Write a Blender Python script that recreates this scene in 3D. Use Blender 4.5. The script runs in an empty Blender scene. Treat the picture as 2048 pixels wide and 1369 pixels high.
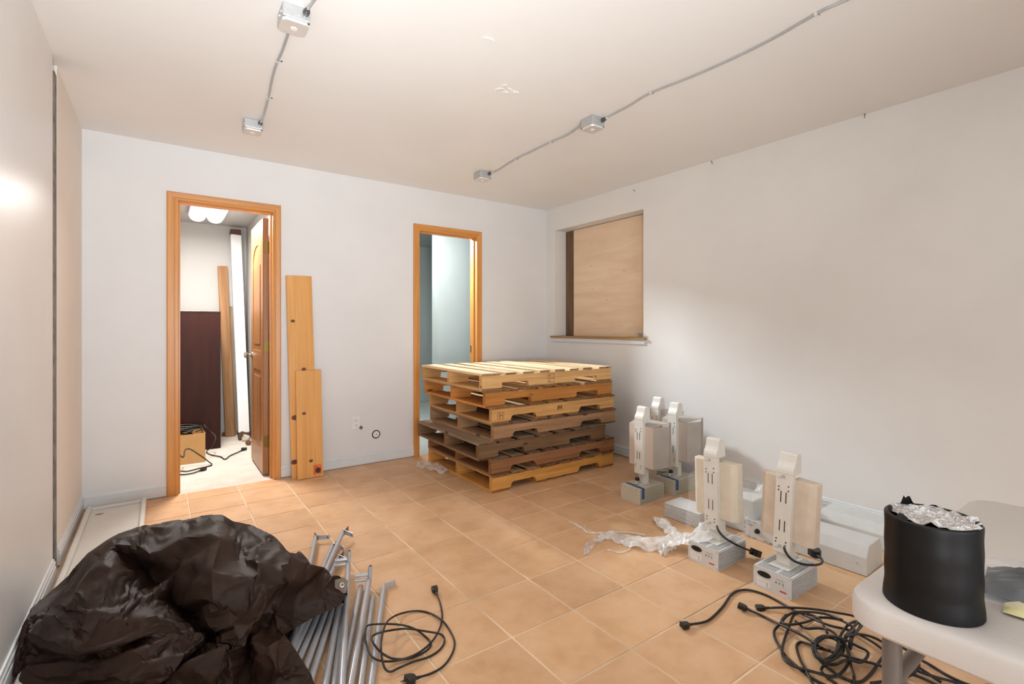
import bpy, bmesh, math, random
from mathutils import Vector, Matrix, noise
from mathutils.geometry import delaunay_2d_cdt

random.seed(7)
SC = bpy.context.scene
COL = SC.collection
PI = math.pi

# ------------------------------------------------------------------ camera, light, exposure
F, CX, HY, CAMH = 986.0, 1024.0, 655.0, 1.17          # focal length and horizon in px of the 2048x1369 frame
YAW = math.atan2(702, 986)
cam_d = bpy.data.cameras.new('camera')
cam = bpy.data.objects.new('camera', cam_d)
COL.objects.link(cam)
cam.location = (0, 0, CAMH)
cam.rotation_euler = (PI / 2, 0, -YAW)
cam_d.sensor_width = 36
cam_d.lens = F / 2048 * 36
cam_d.shift_y = -(684.5 - HY) / 2048
cam_d.clip_start = 0.02
SC.camera = cam

SC.view_settings.view_transform = 'Standard'
SC.view_settings.look = 'None'
SC.view_settings.gamma = 1
SC.view_settings.use_curve_mapping = False
SC.view_settings.exposure = 0.0

W = bpy.data.worlds.new('world')
SC.world = W
W.use_nodes = True
W.node_tree.nodes['Background'].inputs[0].default_value = (0.8, 0.87, 1.0, 1)
W.node_tree.nodes['Background'].inputs[1].default_value = 0.05

def area(name, loc, rot, sx, sy, power, col):
    d = bpy.data.lights.new(name, 'AREA')
    d.shape = 'RECTANGLE'; d.size = sx; d.size_y = sy; d.energy = power; d.color = col
    o = bpy.data.objects.new(name, d); COL.objects.link(o)
    o.location = loc; o.rotation_euler = rot
    return o

# added fill light, unseen, shining in through the opening behind the camera
area('rear_fill_light', (0.55, -2.25, 1.25), (PI / 2, 0, 0), 1.7, 1.9, 66, (0.90, 0.965, 1.0))
# lamp of the storeroom behind the first door; lamp of the room behind the second door, plus an added light aimed out through it
area('storeroom_lamp', (0.36, 4.85, 2.165), (0, 0, 0), 0.26, 0.8, 58, (1.0, 0.985, 0.95))
area('side_room_lamp', (2.07, 4.95, 2.39), (0, 0, 0), 0.22, 0.3, 40, (0.97, 1.0, 0.98))
sf = area('side_room_added_light', (2.03, 4.92, 2.33), (0, 0, 0), 0.16, 0.16, 26, (0.82, 0.93, 1.0)); sf.data.spread = math.radians(85)
sf.rotation_euler = Vector((-0.26, 0.8, 0.5)).to_track_quat('Z', 'Y').to_euler()
# added fill lamp behind the camera, turned up to brighten the ceiling
WLP = Vector((0.0, -0.5, 0.85)); WLD = (Vector((0.6, 2.0, 2.44)) - WLP).normalized()
wl_o = area('fill_lamp_light', WLP, (0, 0, 0), 0.3, 0.22, 33, (0.92, 0.97, 1.0)); wl_o.data.spread = math.radians(100)
wl_o.rotation_euler = (-WLD).to_track_quat('Z', 'Y').to_euler()

_fw = Vector((math.sin(YAW), math.cos(YAW), 0)); _rt = Vector((math.cos(YAW), -math.sin(YAW), 0))
def ray(x, y): return _fw + _rt * ((x - CX) / F) + Vector((0, 0, (HY - y) / F))
def at(x, y, z=0.0):                                   # photo pixel to the point at height z
    r = ray(x, y); t = (z - CAMH) / r.z
    return Vector((0, 0, CAMH)) + r * t
def atX(x, y, X):
    r = ray(x, y); return Vector((0, 0, CAMH)) + r * (X / r.x)
def atY(x, y, Y):
    r = ray(x, y); return Vector((0, 0, CAMH)) + r * (Y / r.y)

# ------------------------------------------------------------------ mesh helpers
class MB:
    def __init__(s): s.v = []; s.f = []
    def add(s, v, f):
        n = len(s.v); s.v += [tuple(p) for p in v]; s.f += [tuple(i + n for i in q) for q in f]; return s
    def box(s, x0, y0, z0, x1, y1, z1, M=None):
        v = [Vector(p) for p in ((x0, y0, z0), (x1, y0, z0), (x1, y1, z0), (x0, y1, z0), (x0, y0, z1), (x1, y0, z1), (x1, y1, z1), (x0, y1, z1))]
        if M is not None: v = [M @ p for p in v]
        return s.add(v, [(0, 3, 2, 1), (4, 5, 6, 7), (0, 1, 5, 4), (1, 2, 6, 5), (2, 3, 7, 6), (3, 0, 4, 7)])
    def cbox(s, c, sz, M=None):
        return s.box(c[0] - sz[0] / 2, c[1] - sz[1] / 2, c[2] - sz[2] / 2, c[0] + sz[0] / 2, c[1] + sz[1] / 2, c[2] + sz[2] / 2, M)
    def prism(s, prof, a, b, axis='z', M=None):
        """prof: closed 2-D outline, extruded from a to b along axis"""
        n = len(prof)
        def p3(p, h):
            if axis == 'z': q = (p[0], p[1], h)
            elif axis == 'x': q = (h, p[0], p[1])
            else: q = (p[0], h, p[1])
            return (M @ Vector(q)) if M is not None else q
        v = [p3(p, a) for p in prof] + [p3(p, b) for p in prof]
        f = [(i, (i + 1) % n, (i + 1) % n + n, i + n) for i in range(n)] + [tuple(range(n - 1, -1, -1)), tuple(range(n, 2 * n))]
        return s.add(v, f)
    def tube(s, pts, r, seg=8, caps=True):
        pts = [Vector(p) for p in pts]
        n = len(pts); v = []; f = []
        t0 = (pts[1] - pts[0]).normalized()
        up = Vector((0, 0, 1)) if abs(t0.z) < 0.9 else Vector((1, 0, 0))
        nrm = t0.cross(up).normalized()
        for i, p in enumerate(pts):
            t = (pts[min(i + 1, n - 1)] - pts[max(i - 1, 0)])
            if t.length < 1e-9: t = t0
            t.normalize()
            nrm = (nrm - t * nrm.dot(t))
            if nrm.length < 1e-6: nrm = t.orthogonal()
            nrm.normalize(); b = t.cross(nrm)
            rr = r[i] if isinstance(r, (list, tuple)) else r
            for k in range(seg):
                a = 2 * PI * k / seg
                v.append(p + (nrm * math.cos(a) + b * math.sin(a)) * rr)
        for i in range(n - 1):
            for k in range(seg):
                k2 = (k + 1) % seg
                f.append((i * seg + k, i * seg + k2, (i + 1) * seg + k2, (i + 1) * seg + k))
        if caps:
            f.append(tuple(range(seg - 1, -1, -1))); f.append(tuple((n - 1) * seg + k for k in range(seg)))
        return s.add(v, f)
    def lathe(s, prof, c=(0, 0, 0), seg=24, M=None):
        v = []; f = []
        n = len(prof)
        for (r, z) in prof:
            for k in range(seg):
                a = 2 * PI * k / seg
                q = Vector((c[0] + r * math.cos(a), c[1] + r * math.sin(a), c[2] + z))
                v.append(M @ q if M is not None else q)
        for i in range(n - 1):
            for k in range(seg):
                k2 = (k + 1) % seg
                f.append((i * seg + k, i * seg + k2, (i + 1) * seg + k2, (i + 1) * seg + k))
        f.append(tuple(range(seg - 1, -1, -1))); f.append(tuple((n - 1) * seg + k for k in range(seg)))
        return s.add(v, f)
    def mesh(s, name):
        me = bpy.data.meshes.new(name)
        me.from_pydata([tuple(p) for p in s.v], [], s.f)
        bm = bmesh.new(); bm.from_mesh(me)
        bmesh.ops.recalc_face_normals(bm, faces=bm.faces)
        bm.to_mesh(me); bm.free()
        return me
    def build(s, name, mat, parent=None, smooth=False, bevel=0.0, seg=2, label=None):
        me = s.mesh(name); me.materials.append(mat)
        return link(name, me, parent, smooth, bevel, seg, label)

def link(name, me, parent=None, smooth=False, bevel=0.0, seg=2, label=None):
    o = bpy.data.objects.new(name, me); COL.objects.link(o)
    if parent is not None: o.parent = parent
    if smooth:
        me.polygons.foreach_set('use_smooth', [True] * len(me.polygons))
        if smooth == 'auto': me.set_sharp_from_angle(angle=math.radians(35))
    if bevel:
        m = o.modifiers.new('bevel', 'BEVEL'); m.width = bevel; m.segments = seg; m.limit_method = 'ANGLE'; m.angle_limit = math.radians(40)
    if label: o['label'] = label
    return o

def thing(name, label, cat, loc=(0, 0, 0), rot=(0, 0, 0), group=None):
    o = bpy.data.objects.new(name, None); COL.objects.link(o)
    o.empty_display_size = 0.05
    o.location = loc; o.rotation_euler = rot
    return tag(o, label, cat, group)
def tag(o, label, cat, group=None):
    o['label'] = label; o['category'] = cat
    if group: o['group'] = group
    return o
def struct(o, label=None):
    o['kind'] = 'structure'
    if label: o['label'] = label
    return o
def sempty(name, label=None, loc=(0, 0, 0)):
    o = bpy.data.objects.new(name, None); COL.objects.link(o); o.location = loc; o.empty_display_size = 0.05
    return struct(o, label)

def smooth_path(pts, n=6):
    pts = [Vector(p) for p in pts]
    out = []
    for i in range(len(pts) - 1):
        p0 = pts[max(i - 1, 0)]; p1 = pts[i]; p2 = pts[i + 1]; p3 = pts[min(i + 2, len(pts) - 1)]
        for k in range(n):
            t = k / n
            out.append(0.5 * ((2 * p1) + (p2 - p0) * t + (2 * p0 - 5 * p1 + 4 * p2 - p3) * t * t + (3 * p1 - p0 - 3 * p2 + p3) * t ** 3))
    out.append(pts[-1])
    return out

# ------------------------------------------------------------------ materials
def srgb(r, g, b):
    f = lambda c: (c / 12.92) if c <= 0.04045 else ((c + 0.055) / 1.055) ** 2.4
    return (f(r / 255), f(g / 255), f(b / 255), 1)

class NT:
    def __init__(s, name):
        s.m = bpy.data.materials.new(name); s.m.use_nodes = True
        s.t = s.m.node_tree; s.b = s.t.nodes['Principled BSDF']
    def n(s, typ, **kw):
        nd = s.t.nodes.new(typ)
        for k, v in kw.items(): setattr(nd, k, v)
        return nd
    def l(s, a, b): s.t.links.new(a, b)
    def coord(s, scale=(1, 1, 1), kind='Object', rnd=False):
        c = s.n('ShaderNodeTexCoord'); m = s.n('ShaderNodeMapping')
        m.inputs['Scale'].default_value = scale
        s.l(c.outputs[kind], m.inputs['Vector'])
        if rnd:
            oi = s.n('ShaderNodeObjectInfo'); mu = s.n('ShaderNodeVectorMath', operation='SCALE')
            mu.inputs[0].default_value = (31.7, 17.3, 23.1)
            s.l(oi.outputs['Random'], mu.inputs['Scale']); s.l(mu.outputs[0], m.inputs['Location'])
        return m.outputs['Vector']
    def noise(s, vec, scale, detail=4, rough=0.55, dist=0.0):
        nd = s.n('ShaderNodeTexNoise'); nd.inputs['Scale'].default_value = scale; nd.inputs['Detail'].default_value = detail
        nd.inputs['Roughness'].default_value = rough; nd.inputs['Distortion'].default_value = dist
        s.l(vec, nd.inputs['Vector']); return nd.outputs['Fac']
    def ramp(s, fac, stops):
        nd = s.n('ShaderNodeValToRGB'); cr = nd.color_ramp
        while len(cr.elements) < len(stops): cr.elements.new(0.5)
        for e, (p, c) in zip(cr.elements, stops): e.position = p; e.color = c
        s.l(fac, nd.inputs['Fac']); return nd.outputs['Color']
    def mix(s, fac, a, b, mode='MIX'):
        nd = s.n('ShaderNodeMix', data_type='RGBA', blend_type=mode)
        for sock, val in ((nd.inputs[0], fac), (nd.inputs[6], a), (nd.inputs[7], b)):
            if isinstance(val, (int, float, tuple)): sock.default_value = val
            else: s.l(val, sock)
        return nd.outputs[2]
    def bump(s, h, strength=0.2, dist=0.01):
        nd = s.n('ShaderNodeBump'); nd.inputs['Strength'].default_value = strength; nd.inputs['Distance'].default_value = dist
        s.l(h, nd.inputs['Height']); s.l(nd.outputs[0], s.b.inputs['Normal'])
    def set(s, rough=0.5, metal=0.0, spec=0.5, col=None):
        s.b.inputs['Roughness'].default_value = rough; s.b.inputs['Metallic'].default_value = metal
        s.b.inputs['Specular IOR Level'].default_value = spec
        if col is not None:
            if isinstance(col, tuple): s.b.inputs['Base Color'].default_value = col
            else: s.l(col, s.b.inputs['Base Color'])
        return s.m

def paint(name, c, var=0.06, scale=6, rough=0.5, bump=0.05, bscale=60, metal=0.0, spec=0.4, kind='Object', stretch=(1, 1, 1)):
    t = NT(name); v = t.coord(stretch, kind)
    a = tuple(max(0, x * (1 - var)) for x in c[:3]) + (1,); b = tuple(min(1, x * (1 + var)) for x in c[:3]) + (1,)
    col = t.ramp(t.noise(v, scale, 5), [(0.3, a), (0.7, b)])
    if bump: t.bump(t.noise(v, bscale, 3), bump, 0.004)
    return t.set(rough, metal, spec, col)

def wood(name, dark, light, scale=(1.2, 26, 26), rough=0.6, var=0.25, knots=False, spec=0.3):
    t = NT(name); v = t.coord(scale, 'Object', True)
    g = t.noise(v, 1.6, 6, 0.6, 0.6)
    col = t.ramp(g, [(0.28, dark), (0.72, light)])
    v2 = t.coord((scale[0] * 0.8, scale[1] * 0.12, scale[2] * 0.12), 'Object', True)
    st = t.noise(v2, 3.0, 4)
    col = t.mix(t.ramp(st, [(0.45, (0, 0, 0, 1)), (0.75, (0.55, 0.55, 0.55, 1))]), col, dark)
    oi = t.n('ShaderNodeObjectInfo')
    hs = t.n('ShaderNodeHueSaturation')
    mr = t.n('ShaderNodeMapRange'); mr.inputs[3].default_value = 1 - var; mr.inputs[4].default_value = 1 + var
    t.l(oi.outputs['Random'], mr.inputs[0]); t.l(mr.outputs[0], hs.inputs['Value']); t.l(col, hs.inputs['Color'])
    if knots:
        vo = t.n('ShaderNodeTexVoronoi'); vo.inputs['Scale'].default_value = 1.0
        t.l(t.coord((3.2, 9, 9), 'Object', True), vo.inputs['Vector'])
        col = t.mix(t.ramp(vo.outputs['Distance'], [(0.06, (1, 1, 1, 1)), (0.12, (0, 0, 0, 1))]), hs.outputs[0], tuple(x * 0.35 for x in dark[:3]) + (1,))
    else: col = hs.outputs[0]
    t.bump(g, 0.15, 0.002)
    return t.set(rough, 0, spec, col)

def plain(name, c, rough=0.5, metal=0.0, spec=0.5):
    return paint(name, c, 0.05, 20, rough, 0.0, metal=metal, spec=spec)

M = {}
M['wall'] = paint('wall_paint', srgb(226, 224, 224), 0.025, 2.5, 0.55, 0.08, 35)
M['wall_warm'] = paint('wall_paint_warm', srgb(230, 226, 222), 0.025, 2.5, 0.5, 0.08, 35)
M['wall_far'] = paint('wall_paint_far', srgb(240, 232, 222), 0.02, 2.5, 0.5, 0.06, 35)
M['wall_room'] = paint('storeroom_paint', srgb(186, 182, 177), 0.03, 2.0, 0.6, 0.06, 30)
M['wall_green'] = paint('side_room_paint', srgb(188, 195, 192), 0.04, 2.0, 0.6, 0.05, 30)
M['ceiling'] = paint('ceiling_paint', srgb(238, 235, 232), 0.022, 1.3, 0.45, 0.06, 25)
def gloss_wall():
    t = NT('gloss_wall_paint'); v = t.coord((1, 1.6, 0.8))
    a = t.noise(v, 6, 5, 0.6); b = t.noise(t.coord((1, 1, 1)), 1.5, 3)
    col = t.ramp(b, [(0.3, srgb(234, 230, 228)), (0.7, srgb(240, 237, 235))])
    t.bump(a, 0.14, 0.02)
    return t.set(0.36, 0, 0.8, col)
M['wall_gloss'] = gloss_wall()
M['base'] = paint('baseboard_paint', srgb(222, 224, 226), 0.03, 8, 0.4, 0.03)
def tile_mat():
    t = NT('terracotta_tile'); v = t.coord((1, 1, 1), 'Object', True)
    n1 = t.noise(v, 7, 6, 0.62); n2 = t.noise(t.coord((1, 1, 1), 'Object', True), 2.2, 3)
    col = t.ramp(n1, [(0.25, srgb(200, 154, 112)), (0.5, srgb(217, 173, 132)), (0.8, srgb(227, 188, 150))])
    col = t.mix(t.ramp(n2, [(0.45, (0, 0, 0, 1)), (0.8, (0.35, 0.35, 0.35, 1))]), col, srgb(198, 158, 122))
    oi = t.n('ShaderNodeObjectInfo'); hs = t.n('ShaderNodeHueSaturation'); mr = t.n('ShaderNodeMapRange')
    mr.inputs[3].default_value = 0.96; mr.inputs[4].default_value = 1.05
    t.l(oi.outputs['Random'], mr.inputs[0]); t.l(mr.outputs[0], hs.inputs['Value']); t.l(col, hs.inputs['Color'])
    sp = t.noise(t.coord((1, 1, 1), 'Object', True), 60, 3)
    col = t.mix(t.ramp(sp, [(0.68, (0, 0, 0, 1)), (0.78, (0.25, 0.25, 0.25, 1))]), hs.outputs[0], srgb(150, 105, 70))
    t.bump(n1, 0.06, 0.004)
    return t.set(0.42, 0, 0.4, col)
M['tile'] = tile_mat()
M['grout'] = paint('grout', srgb(222, 196, 166), 0.25, 3, 0.9, 0.1, 90)
M['concrete'] = paint('dusty_concrete', srgb(208, 198, 186), 0.12, 5, 0.85, 0.15, 40)
M['side_floor'] = paint('side_room_floor', srgb(190, 196, 194), 0.06, 4, 0.6, 0.05, 40)
M['pine'] = wood('varnished_pine_trim', srgb(196, 128, 62), srgb(222, 160, 90), (20, 20, 0.9), 0.35, 0.05, spec=0.5)
M['pine_x'] = wood('varnished_pine_head', srgb(196, 128, 62), srgb(222, 160, 90), (0.9, 20, 20), 0.35, 0.05, spec=0.5)
M['door'] = wood('brown_door_wood', srgb(140, 92, 52), srgb(180, 126, 78), (22, 22, 1.0), 0.35, 0.03, spec=0.5)
M['brass'] = plain('aged_brass', srgb(120, 100, 55), 0.4, 0.9)
M['steel'] = plain('galvanised_steel', srgb(192, 193, 193), 0.38, 0.6)
M['steel_dark'] = plain('dark_steel', srgb(95, 95, 95), 0.4, 0.7)
M['cover'] = plain('bright_cover_steel', srgb(222, 220, 217), 0.35, 0.4)
M['nickel'] = plain('satin_nickel', srgb(170, 165, 158), 0.25, 0.95)
M['black'] = plain('black_rubber', srgb(24, 23, 23), 0.38, 0, 0.5)
M['black_hole'] = plain('black_slot', srgb(18, 16, 15), 0.8)
M['plastic_w'] = plain('white_plastic', srgb(232, 230, 228), 0.35)
M['grey_tag'] = plain('grey_tag', srgb(105, 102, 100), 0.5)

# ------------------------------------------------------------------ room shell
XL, XR, YB, YF, ZC = -0.41, 3.42, 4.16, -1.9, 2.44
D1 = (0.10, 0.70, 2.055); D2 = (1.92, 2.53, 2.055)       # door openings: x0, x1, head
WT = 0.12
flr = MB().box(XL - 0.1, YF - 0.1, -0.06, XR + 0.2, YB, -0.003).build('floor', M['grout']); struct(flr, 'floor of tan ceramic tiles with pale grout')
PX, PY, G = 0.311, 0.3085, 0.008
tile_cache = {}
def tile_mesh(w, h):
    key = (round(w, 3), round(h, 3))
    if key not in tile_cache:
        b = 0.002
        m = MB(); v = [(0, 0, -0.006), (w, 0, -0.006), (w, h, -0.006), (0, h, -0.006), (0, 0, -b), (w, 0, -b), (w, h, -b), (0, h, -b), (b, b, 0), (w - b, b, 0), (w - b, h - b, 0), (b, h - b, 0)]
        m.add(v, [(0, 1, 5, 4), (1, 2, 6, 5), (2, 3, 7, 6), (3, 0, 4, 7), (4, 5, 9, 8), (5, 6, 10, 9), (6, 7, 11, 10), (7, 4, 8, 11), (8, 9, 10, 11)])
        me = m.mesh('tile'); me.materials.append(M['tile']); tile_cache[key] = me
    return tile_cache[key]
for i in range(-5, 8):
    for j in range(-11, 9):
        x0 = 1.08 + PX * i + G / 2; x1 = x0 + PX - G; y0 = 1.516 + PY * j + G / 2; y1 = y0 + PY - G
        x0 = max(x0, XL + 0.003); x1 = min(x1, XR - 0.003); y0 = max(y0, YF + 0.003); y1 = min(y1, YB - 0.002)
        if x1 - x0 < 0.02 or y1 - y0 < 0.02: continue
        o = link('tile', tile_mesh(x1 - x0, y1 - y0), flr); o.location = (x0, y0, random.uniform(-0.0006, 0.0))

ceil = struct(MB().box(XL - 0.1, YF - 0.1, ZC, XR + 0.3, YB + WT, ZC + 0.08).build('ceiling', M['ceiling']), 'white painted ceiling')

# back wall with its two door openings
J = 0.018
m = MB()
xs = [XL - 0.1, D1[0] - J, D1[1] + J, D2[0] - J, D2[1] + J, XR + 0.25]
m.box(xs[0], YB, 0, xs[1], YB + WT, ZC); m.box(xs[2], YB, 0, xs[3], YB + WT, ZC); m.box(xs[4], YB, 0, xs[5], YB + WT, ZC)
m.box(xs[1], YB, D1[2] + J, xs[2], YB + WT, ZC); m.box(xs[3], YB, D2[2] + J, xs[4], YB + WT, ZC)
struct(m.build('wall_back', M['wall']), 'white back wall with two doorways')
# right wall with the window recess
WY0, WY1, WZ0, WZ1 = 2.832, 4.014, 1.062, 2.20
m = MB()
m.box(XR, YF - 0.1, 0, XR + 0.25, WY0, ZC); m.box(XR, WY1, 0, XR + 0.25, YB, ZC)
m.box(XR, WY0, 0, XR + 0.25, WY1, WZ0); m.box(XR, WY0, WZ1, XR + 0.25, WY1, ZC)
struct(m.build('wall_right', M['wall_warm']), 'white right wall with a boarded window recess')
# left wall: glossy near stretch, open joint, far stretch
wl = sempty('wall_left', 'white left wall with a dark open vertical joint')
MB().box(XL - 0.1, YF - 0.1, 0, XL, 3.105, ZC).build('near_wall_panel', M['wall_gloss'], wl)
MB().box(XL - 0.1, 3.235, 0, XL - 0.002, YB, ZC).build('far_wall_panel', M['wall_far'], wl)
M['joint'] = paint('raw_joint', srgb(134, 126, 119), 0.35, 14, 0.9, 0.4, 40)
MB().box(XL - 0.1, 3.105, 0, XL - 0.09, 3.235, ZC - 0.05).build('joint_back', M['black_hole'], wl)
MB().box(XL - 0.089, 3.17, 0, XL - 0.003, 3.2345, ZC - 0.051).build('joint_board', M['joint'], wl)
MB().box(XL - 0.1, 3.107, ZC - 0.05, XL - 0.06, 3.233, ZC).build('joint_hole', M['black_hole'], wl)
# front wall behind the camera with a wide opening added for the fill light
m = MB()
m.box(XL - 0.1, YF - 0.1, 0, -0.3, YF, ZC); m.box(1.4, YF - 0.1, 0, XR + 0.25, YF, ZC); m.box(-0.3, YF - 0.1, 2.2, 1.4, YF, ZC)
struct(m.build('wall_front', M['wall']), 'white wall behind the camera with an added opening for the fill light')

# baseboards
BP = [(0, 0.008), (0.013, 0.008), (0.013, 0.058), (0.010, 0.060), (0.010, 0.066), (0.0115, 0.068), (0.0115, 0.078), (0.008, 0.081), (0.006, 0.092), (0, 0.094)]
bb = sempty('baseboard_back', 'white grooved baseboard along the back wall')
for (a, b) in ((XL, 0.030), (0.757, 1.865), (2.588, XR)):
    MB().prism([(YB - p[0], p[1]) for p in BP], a, b, 'x').build('board', M['base'], bb)
bb = sempty('baseboard_right', 'white grooved baseboard along the right wall')
MB().prism([(XR - p[0], p[1]) for p in BP], YF, YB - 0.014, 'y').build('board', M['base'], bb)
bb = sempty('baseboard_left', 'white grooved baseboard along the left wall')
MB().prism([(XL + p[0], p[1]) for p in BP], YF, 3.10, 'y').build('board', M['base'], bb)
MB().prism([(XL + p[0] - 0.004, p[1]) for p in BP], 3.24, YB - 0.014, 'y').build('board', M['base'], bb)

# door frames: casing, jambs, stops
CP = [(0, 0), (0, 0.011), (0.004, 0.014), (0.012, 0.014), (0.014, 0.011), (0.018, 0.011), (0.021, 0.0155), (0.05, 0.018), (0.054, 0.017), (0.057, 0.013), (0.057, 0)]
def door_frame(name, D, label, wl_=0.057, wr=0.057):
    r = sempty(name, label)
    x0, x1, zt = D
    n = len(CP)
    def piece(fa, fb, nm, mt):
        m = MB(); v = [fa(u, h) for u, h in CP] + [fb(u, h) for u, h in CP]
        m.add(v, [(i, (i + 1) % n, (i + 1) % n + n, i + n) for i in range(n)] + [tuple(range(n - 1, -1, -1)), tuple(range(n, 2 * n))])
        m.build(nm, mt, r)
    kl, kr = wl_ / 0.057, wr / 0.057
    piece(lambda u, h: (x0 - u * kl, YB - h, 0), lambda u, h: (x0 - u * kl, YB - h, zt + u), 'casing', M['pine'])
    piece(lambda u, h: (x1 + u * kr, YB - h, 0), lambda u, h: (x1 + u * kr, YB - h, zt + u), 'casing', M['pine'])
    piece(lambda u, h: (x0 - u * kl, YB - h, zt + u), lambda u, h: (x1 + u * kr, YB - h, zt + u), 'casing', M['pine_x'])
    MB().box(x0 - J, YB, 0, x0, YB + WT, zt).build('jamb', M['pine'], r); MB().box(x1, YB, 0, x1 + J, YB + WT, zt).build('jamb', M['pine'], r)
    MB().box(x0 - J, YB, zt, x1 + J, YB + WT, zt + J).build('jamb', M['pine_x'], r)
    a, b = YB + 0.035, YB + 0.075
    MB().box(x0, a, 0, x0 + 0.011, b, zt).build('door_stop', M['pine'], r); MB().box(x1 - 0.011, a, 0, x1, b, zt).build('door_stop', M['pine'], r)
    MB().box(x0 + 0.011, a, zt - 0.011, x1 - 0.011, b, zt).build('door_stop', M['pine_x'], r)
    return r
t1 = door_frame('trim_1', D1, 'varnished pine frame of the doorway to the bright storeroom', 0.069)
t2 = door_frame('trim_2', D2, 'varnished pine frame of the doorway behind the pallets')
MB().box(D2[1] - 0.003, YB + 0.088, 0.92, D2[1] - 0.0005, YB + 0.112, 0.985).build('strike_plate', M['brass'], t2, label='brass strike plate')

# door leaf open into the storeroom
dr = sempty('door_1', 'brown panelled wooden door standing open into the storeroom', (0.692, YB + WT + 0.004, 0))
mm = MB(); mm.box(-0.036, 0, 0.012, 0, 0.60, 2.03); mm.build('door_slab', M['door'], dr, bevel=0.002)
def proud(y0, z0, y1, z1, nm='rail'): MB().box(-0.042, y0, z0, -0.0362, y1, z1).build(nm, M['door'], dr, bevel=0.002)
proud(0.0, 0.014, 0.10, 2.028, 'stile'); proud(0.50, 0.014, 0.60, 2.028, 'stile')
proud(0.101, 0.014, 0.499, 0.2); proud(0.101, 0.82, 0.499, 0.98)
arch = [(0.101, 2.028), (0.499, 2.028), (0.499, 1.72)] + [(0.3 + 0.199 * math.cos(a), 1.72 + 0.13 * math.sin(a)) for a in [PI * k / 12 for k in range(1, 12)]] + [(0.101, 1.72)]
MB().prism(arch, -0.042, -0.0362, 'x').build('rail', M['door'], dr)
MB().box(-0.041, 0.15, 0.25, -0.0362, 0.45, 0.77).build('panel', M['door'], dr, bevel=0.006)
MB().box(-0.041, 0.15, 1.03, -0.0362, 0.45, 1.68).build('panel', M['door'], dr, bevel=0.006)
for z in (0.27, 1.02, 1.80):
    h = MB(); h.box(-0.034, -0.0035, z - 0.045, 0.001, -0.0003, z + 0.045); h.tube([(0.004, -0.004, z - 0.047), (0.004, -0.004, z + 0.047)], 0.005, 8)
    h.build('hinge', M['brass'], dr)
k = MB().lathe([(0.026, 0), (0.026, 0.006), (0.011, 0.012), (0.011, 0.028), (0.024, 0.038), (0.028, 0.05), (0.022, 0.062), (0.0, 0.064)], (0, 0, 0), 16, Matrix.Translation((-0.042, 0.54, 0.93)) @ Matrix.Rotation(-PI / 2, 4, 'Y'))
k.build('door_knob', M['nickel'], dr, smooth='auto')
k = MB().lathe([(0.026, 0), (0.026, 0.006), (0.011, 0.012), (0.011, 0.028), (0.024, 0.038), (0.028, 0.05), (0.022, 0.062), (0.0, 0.064)], (0, 0, 0), 16, Matrix.Translation((0.0, 0.54, 0.93)) @ Matrix.Rotation(PI / 2, 4, 'Y'))
k.build('door_knob', M['nickel'], dr, smooth='auto')

# boarded window
M['ply'] = wood('birch_plywood', srgb(224, 192, 160), srgb(240, 214, 186), (9, 1.1, 7), 0.6, 0.02)
M['stud'] = wood('weathered_stud', srgb(88, 68, 50), srgb(132, 106, 82), (22, 22, 1.2), 0.8, 0.05)
M['sill'] = wood('raw_sill_board', srgb(150, 108, 60), srgb(198, 156, 104), (22, 1.2, 22), 0.7, 0.05)
wn = sempty('window_1', 'window recess boarded up with plywood')
MB().box(3.560, WY0 - 0.0, 1.078, 3.572, 3.872, WZ1 - 0.006).build('plywood_panel', M['ply'], wn, label='pale plywood sheet')
MB().box(3.574, 3.858, 1.078, 3.612, WY1, WZ1).build('wall_stud', M['stud'], wn, label='dark weathered timber stud')
MB().box(3.385, 2.796, 1.060, 3.60, 4.056, 1.078).build('window_sill', M['sill'], wn, bevel=0.002)
MB().box(3.402, 2.812, 1.020, XR - 0.0005, 4.040, 1.059).build('sill_apron', M['base'], wn, bevel=0.002)
bk = MB(); bk.box(3.392, 2.822, 1.0785, 3.395, 2.862, 1.118); bk.box(3.395, 2.822, 1.0785, 3.43, 2.862, 1.081); bk.build('angle_bracket', M['grey_tag'], wn, label='small grey metal angle')
for px, py in ((1183, 490), (1182, 533), (1185, 578), (1248, 542), (1214, 600)):
    p = atX(px, py, 3.559); MB().lathe([(0.004, 0), (0.004, 0.0015), (0, 0.002)], (0, 0, 0), 8, Matrix.Translation(p) @ Matrix.Rotation(-PI / 2, 4, 'Y')).build('screw', M['steel_dark'], wn)

# ------------------------------------------------------------------ storeroom behind the first doorway
SX0, SX1, SYB, SZC = -1.0, 0.775, 6.2, 2.275
Y1 = YB + WT
struct(MB().box(SX0 - 0.1, YB, -0.06, 1.2, SYB + 0.1, -0.002).build('floor_storeroom', M['concrete']), 'dusty concrete storeroom floor')
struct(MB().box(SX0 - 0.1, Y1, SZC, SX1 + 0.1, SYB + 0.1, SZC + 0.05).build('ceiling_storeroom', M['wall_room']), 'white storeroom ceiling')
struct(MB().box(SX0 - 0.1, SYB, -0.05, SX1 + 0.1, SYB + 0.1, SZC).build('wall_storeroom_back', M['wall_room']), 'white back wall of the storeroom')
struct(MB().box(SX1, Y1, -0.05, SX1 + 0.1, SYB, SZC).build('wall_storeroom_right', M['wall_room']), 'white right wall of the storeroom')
struct(MB().box(SX0 - 0.1, Y1, -0.05, SX0, SYB, SZC).build('wall_storeroom_left', M['wall_room']), 'white left wall of the storeroom')

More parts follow.
